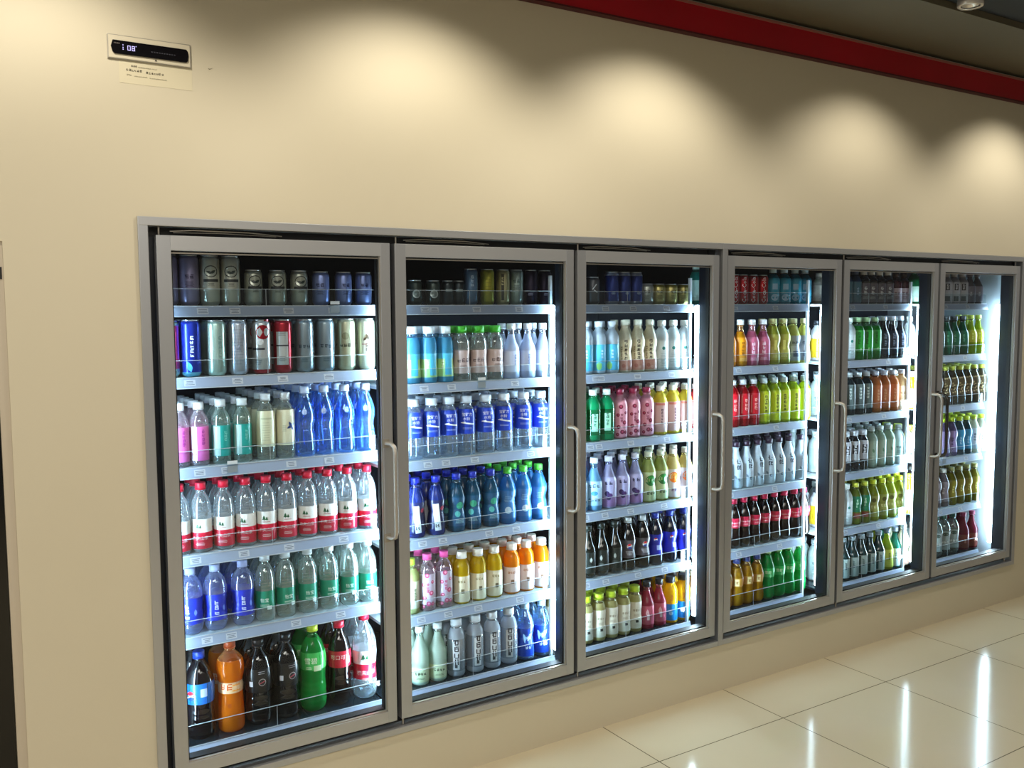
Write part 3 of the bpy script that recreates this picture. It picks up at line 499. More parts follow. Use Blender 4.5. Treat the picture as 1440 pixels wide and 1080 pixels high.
'sloeteal': D('water_bottle', 'dark teal bottle with white label', 'slope', .235, .036, 'd:#103438', None, cap='o:#a0b4c0', label=(.04, .5, 'p:#a8bcb8'), art=lambda a: (a.put(xf(rect2d(.014, .1), -.016, .065), 'p:#1c4848', 2), marks(a, .006, .08, 3, .013, 'p:#28484c', 61))),
'citrus': D('juice_bottle', 'yellow green citrus bottle', 'slope', .235, .036, 'c:#c0d058', 'l:#a8bc30', .84, 'o:#90a8bc', (.06, .5, 'p:#d0d458'), a_blockv('p:#58681c', 3, .013, .08, .004, 62)),
'sloewhite': D('water_bottle', 'white labelled teal topped bottle', 'slope', .235, .036, 'c:#40a088', 'l:#28907c', .84, 'o:#b8c8e0', (.04, .48, 'p:#d0dcdc'), a_blockv('p:#608084', 3, .012, .07, .004, 63)),
'silverdrink': D('coffee_bottle', 'silver white printed bottle', 'straight', .185, .034, 'o:#909098', None, cap='o:#b0acb0', label=(.04, .7, 'p:#b4b4bc'), art=lambda a: (a.put(xf(rect2d(.024, .04), 0, .1), 'p:#34343c', 2), marks(a, 0, .1, 2, .014, 'p:#d8d8dc', 64), a.put(xf(rect2d(.03, .03), 0, .03), 'p:#344850', 2))),
'greydrink': D('coffee_bottle', 'charcoal grey bottle', 'slope', .19, .034, 'd:#585458', None, cap='o:#585458', label=(.04, .56, 'p:#74707c'), art=a_blockv('p:#b8b8c0', 2, .013, .06, 0, 65)),
'darkgreen': D('tea_bottle', 'deep green tea', 'slope', .235, .0355, 'c:#1c6448', 'l:#106040', .84, 'o:#303c40', (.2, .62, 'p:#14583c'), a_blockv('p:#64a888', 3, .013, .1, 0, 66)),
'limeslim': D('tea_bottle', 'yellow lime slim tea', 'slope', .24, .0355, 'c:#b0c040', 'l:#98ac18', .86, 'o:#b8cc58', (.3, .62, 'p:#a8a820'), a_blockv('p:#e0e880', 3, .012, .11, 0, 67)),
'leopard': D('juice_bottle', 'yellow capped mottled brown bottle', 'hour', .235, .036, 'd:#3c3424', None, cap='o:#c4cc50', label=(.26, .72, 'p:#50442c'), art=lambda a: [a.put(xf(disc2d(.005, 8), random.Random(k).uniform(-.022, .022), .07+.1*random.Random(k+50).random()), 'p:#b8a880', 2) for k in range(14)]),
'violet': D('juice_bottle', 'yellow capped violet bottle', 'hour', .235, .0355, 'l:#70608c', None, cap='o:#c0d820', label=(.1, .66, 'p:#8c78a8'), art=a_blockv('p:#3c2c54', 3, .014, .09, 0, 68)),
'aqua': D('juice_bottle', 'yellow capped aqua blue bottle', 'hour', .235, .0355, 'd:#1c3c48', None, cap='o:#c0d820', label=(.14, .66, 'p:#2888b4'), art=a_blockv('p:#a8d4e8', 3, .014, .09, 0, 69)),
'whitelime': D('juice_bottle', 'yellow capped white bottle', 'hour', .235, .0355, 'l:#d8dcc8', None, cap='o:#d0e040', label=(.1, .66, 'p:#d4dce0'), art=a_blockv('p:#404858', 3, .014, .1, 0, 70)),
'greybrown': D('tea_bottle', 'white capped mauve brown bottle', 'hour', .232, .036, 'd:#54484c', None, cap='o:#c4c4bc', label=(.14, .66, 'p:#74686c'), art=a_blockv('p:#c8c0c0', 3, .013, .1, 0, 71)),
'olive': D('tea_bottle', 'olive oil coloured tea', 'hour', .235, .0355, 'c:#8c8838', 'l:#7c7414', .84, 'o:#8c8c50', (.2, .66, 'p:#84781c'), a_blockv('p:#d8cc78', 3, .013, .1, 0, 72)),
'bigclear': D('water_bottle', 'stout clear bottle grey label', 'jug', .245, .04, 'c:#b4c8c0', 'c:#bcccc8', .84, 'o:#244c40', (.14, .6, 'p:#98a4a0'), lambda a: (a.put(xf(disc2d(.012, 12, 1.5), 0, .13), 'p:#3c5048', 2), marks(a, 0, .08, 3, .016, 'p:#d4dcd8', 73, False))),
'berry': D('juice_bottle', 'dark berry bottle', 'slope', .235, .036, 'c:#6c2038', 'l:#7c1c38', .88, 'o:#88204c', (.06, .42, 'p:#743028'), a_blockv('p:#d08c74', 2, .013, .06, 0, 74)),
}

_made = {}
def container(key):
    """parts of one design: [(part name, mesh)], and one mesh of everything for the rows behind"""
    if key in _made: return _made[key]
    d = DES[key]; H, R = d['H'], d['R']; prof = profile(d['shape'], R, H); parts = []
    rf = lambda z: rad_at(prof, z)
    if d['shape'] == 'can':
        b = MB(); paint = M(d['body'])
        bands = [(z0*H, z1*H, M(m)) for z0, z1, m in (d['bands'] or [])]
        def mf(z):
            for z0, z1, m in bands:
                if z0 <= z <= z1: return m
            return paint
        cuts = sorted({z for z0, z1, _ in bands for z in (z0*H, z1*H) if .017 < z < H-.019})
        body = [p for p in prof if p[1] <= H-.004]; body = sorted(body+[(R, z) for z in cuts], key=lambda p: p[1])
        b.lathe(body, mf, 24, True, True)
        if d['art']: a = Art(); d['art'](a); a.wrap(b, rf, d['ang'])
        parts.append(('can_body', b))
        l = MB(); ms = M('m:#b8bec4')
        l.lathe([(R*.84, H-.004), (R*.87, H-.001), (R*.86, H), (R*.82, H-.001), (R*.8, H-.006), (R*.3, H-.006)], lambda z: ms, 24, False, True)
        l.box(-.007, .007, -.018, .004, H-.006, H-.0045, ms)
        parts.append(('can_lid', l))
    else:
        b = MB(); mb = M(d['body']); ml = M(d['fill']) if d['fill'] else mb; zl = H*d['level'] if d['fill'] else 9
        p2 = sorted(prof, key=lambda p: 0) if True else prof
        if d['fill']:
            q = []
            for (r0, z0), (r1, z1) in zip(prof, prof[1:]):
                q.append((r0, z0))
                if z0 < zl < z1: q.append((r0+(r1-r0)*(zl-z0)/(z1-z0), zl))
            q.append(prof[-1]); p2 = q
        b.lathe(p2, lambda z: ml if z < zl else mb, 20, True, False)
        parts.append(('bottle_body', b))
        c = MB(); mc = M(d['cap']); wide = d['shape'] in ('wide', 'square')
        rc = (R*.62*1.1 if d['shape'] == 'wide' else R*.56*1.12 if d['shape'] == 'square' else (.0136 if H < .3 else .0155)*1.34)
        zc = H-(.026 if wide else .022)
        c.lathe([(rc, zc), (rc, H-.0025), (rc*.92, H)], lambda z: mc, 20, True, True)
        c.lathe([(rc*1.04, zc-.003), (rc*1.04, zc-.0005)], lambda z: mc, 20, True, True)
        parts.append(('bottle_cap', c))
        if d['label']:
            z0, z1, bg = d['label']; z0 *= H; z1 *= H; w = MB(); mbg = M(bg)
            bands = [(p*H, q*H, M(m)) for p, q, m in (d['bands'] or [])]
            zs = sorted({z0, z1} | {z for _, z in prof if z0 < z < z1} | {z for p, q, _ in bands for z in (p, q) if z0 < z < z1} | {z0+(z1-z0)*k/6 for k in range(7)})
            zs = [z for i, z in enumerate(zs) if i == 0 or z-zs[i-1] > 1e-5]
            def mf(z):
                for p, q, m in bands:
                    if p <= z <= q: return m
                return mbg
            w.lathe([(rf(z)+.0003, z) for z in zs], mf, 24, False, False)
            if d['art']: a = Art(); d['art'](a); a.wrap(w, rf, d['ang'])
            parts.append(('bottle_label', w))
    whole = MB()
    for _, p in parts: whole.merge(p)
    names = {'can_body': 'can_body', 'can_lid': 'can_lid'}
    r = ([(n, p.mesh(n)) for n, p in parts], whole.mesh(d['kind']))
    for me in [m for _, m in r[0]]+[r[1]]:
        bm = bmesh.new(); bm.from_mesh(me); bmesh.ops.recalc_face_normals(bm, faces=[f for f in bm.faces if len(f.verts) == 4 or True]); bm.to_mesh(me); bm.free()
    _made[key] = r; return r

# containers on the shelves: (door, shelf): (depth of front row, shelf height, [(x, design)])
ROWS = {
 (1, 1): (0.205, 1.575, [(0.102, 'can_mauve_tall'), (0.133, 'can_mauve_tall'), (0.205, 'can_emblem_tall'), (0.286, 'can_emblem_tall'), (0.37, 'can_emblem_short'), (0.458, 'can_emblem_short'), (0.539, 'can_emblem_short'), (0.624, 'can_blue_short'), (0.714, 'can_blue_short'), (0.795, 'can_blue_short')]),
 (1, 2): (0.205, 1.33, [(0.072, 'can_pink'), (0.144, 'can_navy'), (0.231, 'can_mint'), (0.309, 'can_silver'), (0.394, 'can_redcurve'), (0.473, 'can_redtop'), (0.556, 'can_steel'), (0.637, 'can_steel'), (0.72, 'can_gold'), (0.802, 'can_goldleaf')]),
 (1, 3): (0.205, 1.017, [(0.097, 'pinkwater'), (0.163, 'pinkwater'), (0.239, 'tealwater'), (0.315, 'tealwater'), (0.401, 'creamwater'), (0.476, 'flowerwater'), (0.549, 'bluewater'), (0.625, 'bluewater'), (0.708, 'bluewater'), (0.793, 'bluewater')]),
 (1, 4): (0.205, 0.71, [(0.087, 'redwater'), (0.16, 'redwater'), (0.24, 'redwater'), (0.319, 'redwater'), (0.395, 'redwater'), (0.473, 'redwater'), (0.553, 'redwater'), (0.632, 'redwater'), (0.713, 'redwater'), (0.793, 'redwater')]),
 (1, 5): (0.205, 0.42, [(0.116, 'bigblue'), (0.201, 'bigblue'), (0.3, 'bigblue'), (0.382, 'greenwater'), (0.46, 'greenwater'), (0.546, 'greenwater'), (0.631, 'greenwater'), (0.713, 'greenwater'), (0.79, 'greenwater')]),
 (1, 6): (0.225, 0.027, [(0.14, 'jug_bluecola'), (0.258, 'jug_orange'), (0.353, 'jug_darkcola'), (0.454, 'jug_darkcola'), (0.566, 'jug_green'), (0.674, 'jug_redcola'), (0.779, 'jug_redwater')]),
 (2, 1): (0.24, 1.575, [(1.031, 'can_round_small'), (1.114, 'can_round_small'), (1.183, 'can_dark_small'), (1.233, 'can_dark_small'), (1.287, 'can_slate'), (1.369, 'can_yellow'), (1.447, 'can_stripe'), (1.515, 'can_silver_mid'), (1.588, 'can_purple'), (1.663, 'can_purple')]),
 (2, 2): (0.205, 1.265, [(0.999, 'bluevit'), (1.069, 'bluevit'), (1.147, 'bluevit'), (1.223, 'greencap'), (1.304, 'greencap'), (1.384, 'greencap'), (1.465, 'pearl'), (1.549, 'pearl'), (1.626, 'pearl')]),
 (2, 3): (0.205, 0.96, [(1.001, 'ionblue'), (1.081, 'ionblue'), (1.159, 'ionblue'), (1.243, 'ionblue'), (1.336, 'ionblue'), (1.427, 'ionblue'), (1.525, 'ionblue'), (1.614, 'ionblue')]),
 (2, 4): (0.205, 0.643, [(1.005, 'sportwhite'), (1.096, 'sportwhite'), (1.192, 'sportteal'), (1.27, 'sportteal'), (1.358, 'sportteal'), (1.443, 'limecap'), (1.523, 'limecap'), (1.602, 'limecap')]),
 (2, 5): (0.205, 0.334, [(0.978, 'limejuice'), (1.052, 'pinkcap'), (1.131, 'pinkcap'), (1.214, 'yellowjuice'), (1.293, 'yellowjuice'), (1.373, 'yellowjuice'), (1.461, 'orangejuice'), (1.537, 'orangejuice'), (1.616, 'orangejuice')]),
 (2, 6): (0.205, 0.03, [(1.015, 'palegreen'), (1.097, 'palegreen'), (1.185, 'vertclear'), (1.275, 'vertclear'), (1.358, 'vertclear'), (1.445, 'vertclear'), (1.53, 'bluesport'), (1.617, 'bluesport')]),
 (3, 1): (0.24, 1.575, [(1.924, 'can_charcoal'), (2.039, 'can_navy_mid'), (2.106, 'can_navy_mid'), (2.174, 'can_navy_mid'), (2.243, 'can_silver_squat'), (2.318, 'can_gold_squat'), (2.395, 'can_gold_squat'), (2.477, 'can_gold_squat'), (2.561, 'bottle_teal')]),
 (3, 2): (0.205, 1.265, [(1.866, 'skymilk'), (1.93, 'skymilk'), (2.004, 'skymilk'), (2.087, 'creamtea'), (2.162, 'creamtea'), (2.237, 'creamtea'), (2.312, 'whitetea'), (2.38, 'whitetea'), (2.444, 'whitetea')]),
 (3, 3): (0.205, 0.96, [(1.902, 'jade'), (1.98, 'jade'), (2.059, 'pinkberry'), (2.136, 'pinkberry'), (2.218, 'pinkberry'), (2.302, 'peachlabel'), (2.382, 'peachlabel'), (2.462, 'peachlabel'), (2.532, 'redside')]),
 (3, 4): (0.205, 0.643, [(1.909, 'skysloped'), (1.992, 'lilac'), (2.076, 'lilac'), (2.157, 'lilac'), (2.234, 'greenround'), (2.31, 'greenround'), (2.385, 'orangeround'), (2.457, 'orangeround')]),
 (3, 5): (0.205, 0.334, [(1.879, 'darkglass'), (1.952, 'darkglass'), (2.024, 'darkglass'), (2.11, 'colalabel'), (2.197, 'colalabel'), (2.277, 'bluecola'), (2.372, 'bluecola'), (2.461, 'bluecola')]),
 (3, 6): (0.205, 0.03, [(1.876, 'limecream'), (1.938, 'limecream'), (2.005, 'limecream'), (2.08, 'limecream'), (2.146, 'limecream'), (2.226, 'rosetea'), (2.306, 'rosetea'), (2.38, 'yellowblue'), (2.46, 'yellowblue'), (2.531, 'ambersmall')]),
 (4, 1): (0.205, 1.575, [(2.778, 'can_redscript'), (2.843, 'can_redscript'), (2.914, 'can_redscript'), (2.986, 'can_redscript'), (3.065, 'tealtall'), (3.15, 'tealtall'), (3.23, 'tealtall'), (3.309, 'tealtall'), (3.422, 'milkwhite')]),
 (4, 2): (0.205, 1.265, [(2.834, 'ambersoda'), (2.916, 'rosesoda'), (2.999, 'rosesoda'), (3.078, 'yellowsoda'), (3.148, 'yellowsoda'), (3.23, 'greysoda'), (3.307, 'greysoda'), (3.415, 'milkyellow')]),
 (4, 3): (0.205, 0.96, [(2.79, 'redtea'), (2.856, 'redtea'), (2.928, 'redtea'), (3.011, 'limetea'), (3.091, 'limetea'), (3.161, 'limetea'), (3.238, 'limetea'), (3.317, 'limetea'), (3.419, 'whiteside')]),
 (4, 4): (0.205, 0.643, [(2.816, 'yogurt'), (2.888, 'yogurt'), (2.971, 'yogurt'), (3.056, 'yogurt'), (3.132, 'yogurt'), (3.208, 'yogurt'), (3.298, 'yogurt'), (3.418, 'whiteside')]),
 (4, 5): (0.205, 0.334, [(2.807, 'redcola'), (2.879, 'redcola'), (2.952, 'redcola'), (3.026, 'redcola'), (3.107, 'redcola'), (3.178, 'redcola'), (3.256, 'redcola'), (3.33, 'redcola'), (3.434, 'milkyellow')]),
 (4, 6): (0.205, 0.03, [(2.834, 'ambercola'), (2.906, 'ambercola'), (2.98, 'ambercola'), (3.06, 'greensoda'), (3.142, 'greensoda'), (3.22, 'greensoda'), (3.305, 'greensoda'), (3.432, 'whiteside')]),
 (5, 1): (0.205, 1.575, [(3.721, 'slatedrink'), (3.798, 'coffee'), (3.867, 'coffee'), (3.936, 'coffee'), (4.007, 'coffee'), (4.085, 'maroon'), (4.158, 'maroon'), (4.259, 'greenbig')]),
 (5, 2): (0.205, 1.265, [(3.681, 'whitetea'), (3.754, 'greentea'), (3.829, 'greentea'), (3.905, 'greentea'), (3.988, 'blacktea'), (4.06, 'blacktea'), (4.136, 'blacktea'), (4.22, 'whitetea')]),
 (5, 3): (0.205, 0.96, [(3.696, 'oolong'), (3.766, 'oolong'), (3.841, 'oolong'), (3.924, 'browntea'), (4.001, 'browntea'), (4.08, 'browntea'), (4.16, 'palejuice'), (4.248, 'yellowjuice')]),
 (5, 4): (0.205, 0.643, [(3.668, 'monolabel'), (3.741, 'monolabel'), (3.816, 'monolabel'), (3.899, 'palegreen2'), (3.976, 'palegreen2'), (4.061, 'palegreen2'), (4.148, 'whiteside'), (4.25, 'limecream')]),
 (5, 5): (0.205, 0.334, [(3.691, 'whitetea'), (3.769, 'limegreen'), (3.848, 'limegreen'), (3.928, 'limeyellow'), (4.009, 'limeyellow'), (4.088, 'limeyellow'), (4.169, 'limeyellow'), (4.258, 'limeyellow')]),
 (5, 6): (0.205, 0.03, [(3.69, 'sloeteal'), (3.765, 'sloeteal'), (3.834, 'sloeteal'), (3.911, 'sloeteal'), (3.983, 'sloeteal'), (4.055, 'citrus'), (4.129, 'sloewhite'), (4.224, 'creamtea')]),
 (6, 1): (0.205, 1.575, [(4.575, 'silverdrink'), (4.652, 'silverdrink'), (4.737, 'silverdrink'), (4.817, 'greydrink'), (4.896, 'greydrink')]),
 (6, 2): (0.205, 1.265, [(4.593, 'darkgreen'), (4.673, 'darkgreen'), (4.759, 'darkgreen'), (4.843, 'limeslim'), (4.923, 'limeslim')]),
 (6, 3): (0.205, 0.96, [(4.595, 'leopard'), (4.669, 'leopard'), (4.743, 'leopard'), (4.823, 'leopard'), (4.9, 'leopard'), (4.974, 'leopard')]),
 (6, 4): (0.205, 0.643, [(4.679, 'violet'), (4.754, 'aqua'), (4.83, 'aqua'), (4.915, 'whitelime'), (4.994, 'whitelime')]),
 (6, 5): (0.205, 0.334, [(4.607, 'greybrown'), (4.689, 'olive'), (4.772, 'olive'), (4.853, 'olive'), (4.934, 'olive')]),
 (6, 6): (0.205, 0.03, [(4.631, 'bigclear'), (4.721, 'bigclear'), (4.836, 'berry'), (4.929, 'berry')]),
}

# ---------------------------------------------------------------- measurements of the place (metres)
DW, GAP, GAP2 = .8126, .0190, .0561
LX = [0, .8316, 1.6633, 2.5320, 3.3636, 4.1953]     # hinge side of each door
XA0, XA1, XB0, XB1 = -.055, 2.4905, 2.4915, 5.050    # the two cabinets
ZT, ZB = 1.856, -.052
CEIL = 2.91
def stru(mb, name, loc=(0, 0, GZ)):
    return tag(mb.build(name, None, loc), kind='structure')

# ---- floor of polished tiles
def floor_material():
    m, nt, out = new_mat('polished_beige_tiles'); L = nt.links.new
    pr = principled(nt, lin(FLOOR1), .12, 0, .24)
    tc = nt.nodes.new('ShaderNodeTexCoord'); sp = nt.nodes.new('ShaderNodeSeparateXYZ'); L(tc.outputs['Object'], sp.inputs[0])
    def edge(sock, off):
        a = nt.nodes.new('ShaderNodeMath'); a.operation = 'SUBTRACT'; a.inputs[1].default_value = off; L(sock, a.inputs[0])
        b = nt.nodes.new('ShaderNodeMath'); b.operation = 'PINGPONG'; b.inputs[1].default_value = .7343/2; L(a.outputs[0], b.inputs[0])
        return b.outputs[0]
    mn = nt.nodes.new('ShaderNodeMath'); mn.operation = 'MINIMUM'
    L(edge(sp.outputs['X'], 1.8029-7.343), mn.inputs[0]); L(edge(sp.outputs['Y'], -.3699-14.686), mn.inputs[1])
    lt = nt.nodes.new('ShaderNodeMath'); lt.operation = 'LESS_THAN'; lt.inputs[1].default_value = .0021; L(mn.outputs[0], lt.inputs[0])
    nz = nt.nodes.new('ShaderNodeTexNoise'); nz.inputs['Scale'].default_value = 2.2; nz.inputs['Detail'].default_value = 6; L(tc.outputs['Object'], nz.inputs['Vector'])
    a = nt.nodes.new('ShaderNodeMix'); a.data_type = 'RGBA'; a.inputs['A'].default_value = lin(FLOOR1); a.inputs['B'].default_value = lin(FLOOR2); L(nz.outputs['Fac'], a.inputs['Factor'])
    c = nt.nodes.new('ShaderNodeMix'); c.data_type = 'RGBA'; c.inputs['B'].default_value = lin('#5c5440'); L(a.outputs['Result'], c.inputs['A']); L(lt.outputs[0], c.inputs['Factor'])
    L(c.outputs['Result'], pr.inputs['Base Color'])
    r = nt.nodes.new('ShaderNodeMapRange'); r.inputs['To Min'].default_value = .10; r.inputs['To Max'].default_value = .15; L(nz.outputs['Fac'], r.inputs['Value']); L(r.outputs[0], pr.inputs['Roughness'])
    L(pr.outputs[0], out.inputs[0]); return m
b = MB(); b.box(-2.5, 9, -6.5, 1.5, -.1, 0, floor_material()); stru(b, 'floor', (0, 0, 0))

# ---- wall with the cooler opening and a doorway at its end
b = MB()
b.box(-2.5, 9, 0, .12, ZT, CEIL+.3, MW)
b.box(-.430, XA0, 0, .12, -GZ, ZT, MW)
b.box(XA0, XB1, 0, .12, -GZ, ZB, MW)
b.box(XB1, 9, 0, .12, -GZ, ZT, MW)
b.box(-2.5, -1.5, 0, .12, -GZ, ZT, MW)
b.box(-1.5, -.430, 0, .12, 1.765, ZT, MW)
stru(b, 'wall_back')
# doorway: pale casing set back in the opening, black glass leaf
MCASE = simple('pale_door_casing', '#c4b8a4', .5)
MNIGHT = simple('black_door_glass', '#050505', .12)
b = MB()
b.box(-.457, -.430, .006, .12, -GZ, 1.765, MCASE); b.box(-1.5, -.457, .012, .12, 1.70, 1.765, MCASE); b.box(-1.5, -1.46, .012, .12, -GZ, 1.70, MCASE)
dr = stru(b, 'door_1')
b = MB(); b.box(-1.459, -.458, .03, .09, -GZ+.002, 1.699, MNIGHT); b.build('door_leaf', dr)
b = MB(); b.box(-.49, -.4345, .004, .05, 1.655, 1.69, MBLACK); b.build('dark_gap_strip', dr)  # shade of a narrow gap at the doorway, put in as a black strip

# ---- ceiling with a darker recess and the red fascia at the head of the wall
b = MB(); b.box(-2.5, 9, -.53, 0, CEIL, CEIL+.1, MCEIL); b.box(-2.5, 9, -6.5, -.53, CEIL+.03, CEIL+.1, MCEILD); stru(b, 'ceiling')
b = MB(); b.box(-2.5, 9, -.035, -.0005, 2.762, 2.878, MRED); b.box(-2.5, 9, -.038, -.0005, 2.878, 2.889, MREDLINE); b.box(-2.5, 9, -.037, -.0005, 2.755, 2.762, simple('dark_red_line', '#4c0c10', .5)); stru(b, 'trim_1')

# ---- downlights
SPX = [-1.6, -.35, .89, 2.03, 3.42, 4.72, 6.0]
SPY = -.60
for i, x in enumerate(SPX):
    r = empty('ceiling_downlight', (x, SPY, CEIL+GZ))
    tag(r, ['round recessed downlight over the black glass doorway', 'round recessed downlight above the temperature display', 'round recessed downlight above the leftmost cooler door',
            'round recessed downlight above the third cooler door', 'round chrome ringed downlight at the top right corner of the photo', 'round recessed downlight above the rightmost cooler door', 'round recessed downlight beyond the last cooler door'][i], 'light', 'downlights along the wall')
    b = MB(); mw = simple('lamp_ring', '#c8c0b4', .25, .6) if i == 0 else bpy.data.materials['lamp_ring']
    b.lathe([(.040, .0), (.052, -.004), (.056, .0), (.056, .028)], lambda z: mw, 24, False, False); b.build('lamp_ring', r)
    b = MB(); me_ = simple('lamp_reflector', '#e8e0d0', .2, .5) if i == 0 else bpy.data.materials['lamp_reflector']
    b.lathe([(.039, .004), (.034, .012), (.026, .027)], lambda z: me_, 24, False, True); b.build('lamp_reflector', r)
    ld = bpy.data.lights.new('downlight_beam', 'SPOT'); ld.energy = SPW[i]; ld.color = WARM; ld.spot_size = math.radians(SPA); ld.spot_blend = SPB; ld.shadow_soft_size = .03
    lo = bpy.data.objects.new('downlight_beam', ld); COL.objects.link(lo); lo.location = (0, 0, -.012); lo.parent = r
    lo.rotation_euler = (SPT, 0, 0)   # aimed a little towards the wall

# ---- unseen fill lamps standing in for general store lighting, far in front of the wall
for k, (x, y) in enumerate(((-1.2, -3.4), (.6, -4.9), (3.6, -5.2))):
    ld = bpy.data.lights.new('store_fill_light', 'AREA'); ld.shape = 'RECTANGLE'; ld.size = 2.4; ld.size_y = 1.2; ld.energy = AREAW[k]; ld.color = WARM2
    lo = bpy.data.objects.new('store_fill_light', ld); COL.objects.link(lo); lo.location = (x, y, CEIL+GZ-.02)
w = bpy.data.worlds.new('store_ambience'); bpy.context.scene.world = w; w.use_nodes = True
w.node_tree.nodes['Background'].inputs[0].default_value = (.86, .80, .68, 1); w.node_tree.nodes['Background'].inputs[1].default_value = WORLD

# ---- the two built-in cooler cabinets
def part(mb, name, root):
    o = mb.build(name, root); o.location = (-root.location.x, -root.location.y, GZ-root.location.z); return o
def sub(mb, name, p): return mb.build(name, p)

ZS1 = [1.575, 1.33, 1.017, .71, .42, .027]; ZS = [1.575, 1.265, .96, .643, .334, .03]
SHX = [(-.02, .816), (.822, 1.647), (1.655, 2.458), (2.53, 3.272), (3.292, 4.15), (4.17, 4.915)]   # shelf ends
BD = .93                                                                                        # back of the cooler
cabA = tag(empty('cooler_cabinet', (1.22, 0, GZ+ZB)), 'built-in drinks cooler with the three tall glass doors nearest the temperature display', 'cooler')
cabB = tag(empty('cooler_cabinet', (3.77, 0, GZ+ZB)), 'built-in drinks cooler with the three glass doors farther along the wall', 'cooler')
for cab, x0, x1, first in ((cabA, XA0, XA1, 0), (cabB, XB0, XB1, 3)):
    b = MB()
    ix0 = x0+.031; ix1 = x1-.001 if first == 0 else x1-.03
    b.box(x0, x1, -.008, .1, 1.828, ZT, MFRAME, .002); b.box(x0, x1, -.008, .1, ZB, ZB+.024, MFRAME, .002)
    b.box(x0, ix0, -.0075, .1, ZB+.02, 1.832, MSTEEL, .002)
    if first: b.box(ix1, x1, -.0075, .1, ZB+.02, 1.832, MSTEEL, .002)
    part(b, 'outer_frame', cab)
    b = MB()   # black channel the doors close against
    b.box(x0+.004, x1-.0005, .05, .075, 1.752, 1.85, MBLACK); b.box(x0+.004, x1-.0005, .05, .075, ZB+.004, .044, MBLACK); b.box(x0+.004, x0+.04, .045, .08, ZB+.004, 1.85, MBLACK); b.box(x1-.04, x1-.0005, .045, .08, ZB+.004, 1.85, MBLACK)
    part(b, 'door_channel', cab)
    b = MB()   # insulated box behind
    lx0, lx1 = (x0+.004, x1-.002) if first == 0 else (x0+.002, x1-.006)
    b.box(lx0, lx1, BD, BD+.03, ZB, 1.85, MLINER); b.box(lx0, lx1, .101, BD, 1.80, 1.85, MLINER); b.box(lx0, lx1, .101, BD, ZB, -.02, MLINER)
    part(b, 'dark_liner', cab)
    b = MB()
    if first == 0: b.box(lx0, lx0+.01, .101, BD, -.02, 1.8, MWHITE)
    else: b.box(lx1-.01, lx1, .101, BD, -.02, 1.8, MWHITE)
    part(b, 'side_liner', cab)
    # mullions between and beside the doors, each with its light strips
    ms = [(-.023, .035, 1), (.829, .028, 3), (1.6538, .035, 3), (2.468, .021, 2)] if first == 0 else [(2.548, .026, 1), (3.354, .04, 3), (4.186, .038, 3), (5.0, .024, 2)]
    for k, (mx, hw, sides) in enumerate(ms):
        b = MB(); b.box(mx-hw, mx+hw, .045, .102, -.02, 1.8, MDARK, .003); mu = part(b, 'mullion', cab)
        for sd in (1, -1):
            if sides & (1 if sd == 1 else 2):
                b = MB(); xx = mx+sd*(hw-(.030 if first and sides == 3 else .024 if sd == -1 and k == 1 else .015 if sd == -1 and k == 2 else .006))
                b.box(min(xx, xx+sd*.010), max(xx, xx+sd*.010), .104, .124, .07, 1.57, MLED, .003)
                sub(b, 'led_strip', mu)
    # doors
    for i in range(first, first+3):
        X0, X1 = LX[i], LX[i]+DW; gx0, gx1, gz0, gz1 = X0+.045, X1-.038, .044, 1.752
        b = MB()
        b.box(X0, gx0, 0, .034, 0, 1.8, MSTEEL, .0015); b.box(gx1, X1, 0, .034, 0, 1.8, MSTEEL, .0015)
        b.box(gx0-.001, gx1+.001, .0003, .034, gz1, 1.8, MFRAME, .0015); b.box(gx0-.001, gx1+.001, .0003, .034, 0, gz0, MFRAME, .0015)
        d = part(b, 'cooler_door', cab)
        b = MB(); b.box(gx0+.001, gx1-.001, .016, .020, gz0+.001, gz1-.001, MGLASS); sub(b, 'glass_pane', d)
        b = MB()   # dark spacer with a thin grey line round the pane
        t = .007
        b.box(gx0, gx1, .0205, .040, gz1-t, gz1, MBLACK); b.box(gx0, gx1, .0205, .040, gz0, gz0+t, MBLACK); b.box(gx0, gx0+t, .0205, .040, gz0, gz1, MBLACK); b.box(gx1-t, gx1, .0205, .040, gz0, gz1, MBLACK)
        b.box(gx0, gx1, .012, .0155, gz1-.009, gz1-.005, MHANDLE); b.box(gx0, gx1, .004, .0155, gz0-.001, gz0+.004, MHANDLE); b.box(gx1-.004, gx1+.001, .004, .0155, gz0, gz1, MHANDLE)
        sub(b, 'pane_gasket', d)
        hx = X0+.018 if i == 5 else X1-.016
        b = MB(); hm = MCHROME if i == 5 else MHANDLE; z0, z1 = .715, 1.062
        pts = [(hx-.012, 0, z1+.004), (hx-.004, -.028, z1+.003), (hx, -.044, z1-.006), (hx, -.052, z1-.022), (hx, -.053, z1-.05), (hx, -.053, z0+.05), (hx, -.052, z0+.022), (hx, -.044, z0+.006), (hx-.004, -.028, z0-.003), (hx-.012, 0, z0-.004)]
        b.tube(pts, .0085, hm, 10); b.box(hx-.0245, hx+.0005, -.003, 0, z1-.012, z1+.02, hm, .001); b.box(hx-.0245, hx+.0005, -.003, 0, z0-.02, z0+.012, hm, .001)
        h = sub(b, 'door_handle', d)
        if i == 5: h['label'] = 'dark polished handle'
        b = MB(); px = X1-.03 if i == 5 else X0+.012
        b.tube([(px, .016, 1.8), (px, .016, 1.827)], .0032, MHANDLE, 8); sub(b, 'hinge_pin', d)
        b = MB(); b.tube([(px, .016, -.027), (px, .016, 0)], .004, MHANDLE, 8); sub(b, 'hinge_pin', d)
        b = MB(); b.tube([(X0+.05, .03, 1.815), (X0+.12, .012, 1.819), (X0+.3, .01, 1.818), (X0+.42, .03, 1.812)], .0018, MHANDLE, 6)
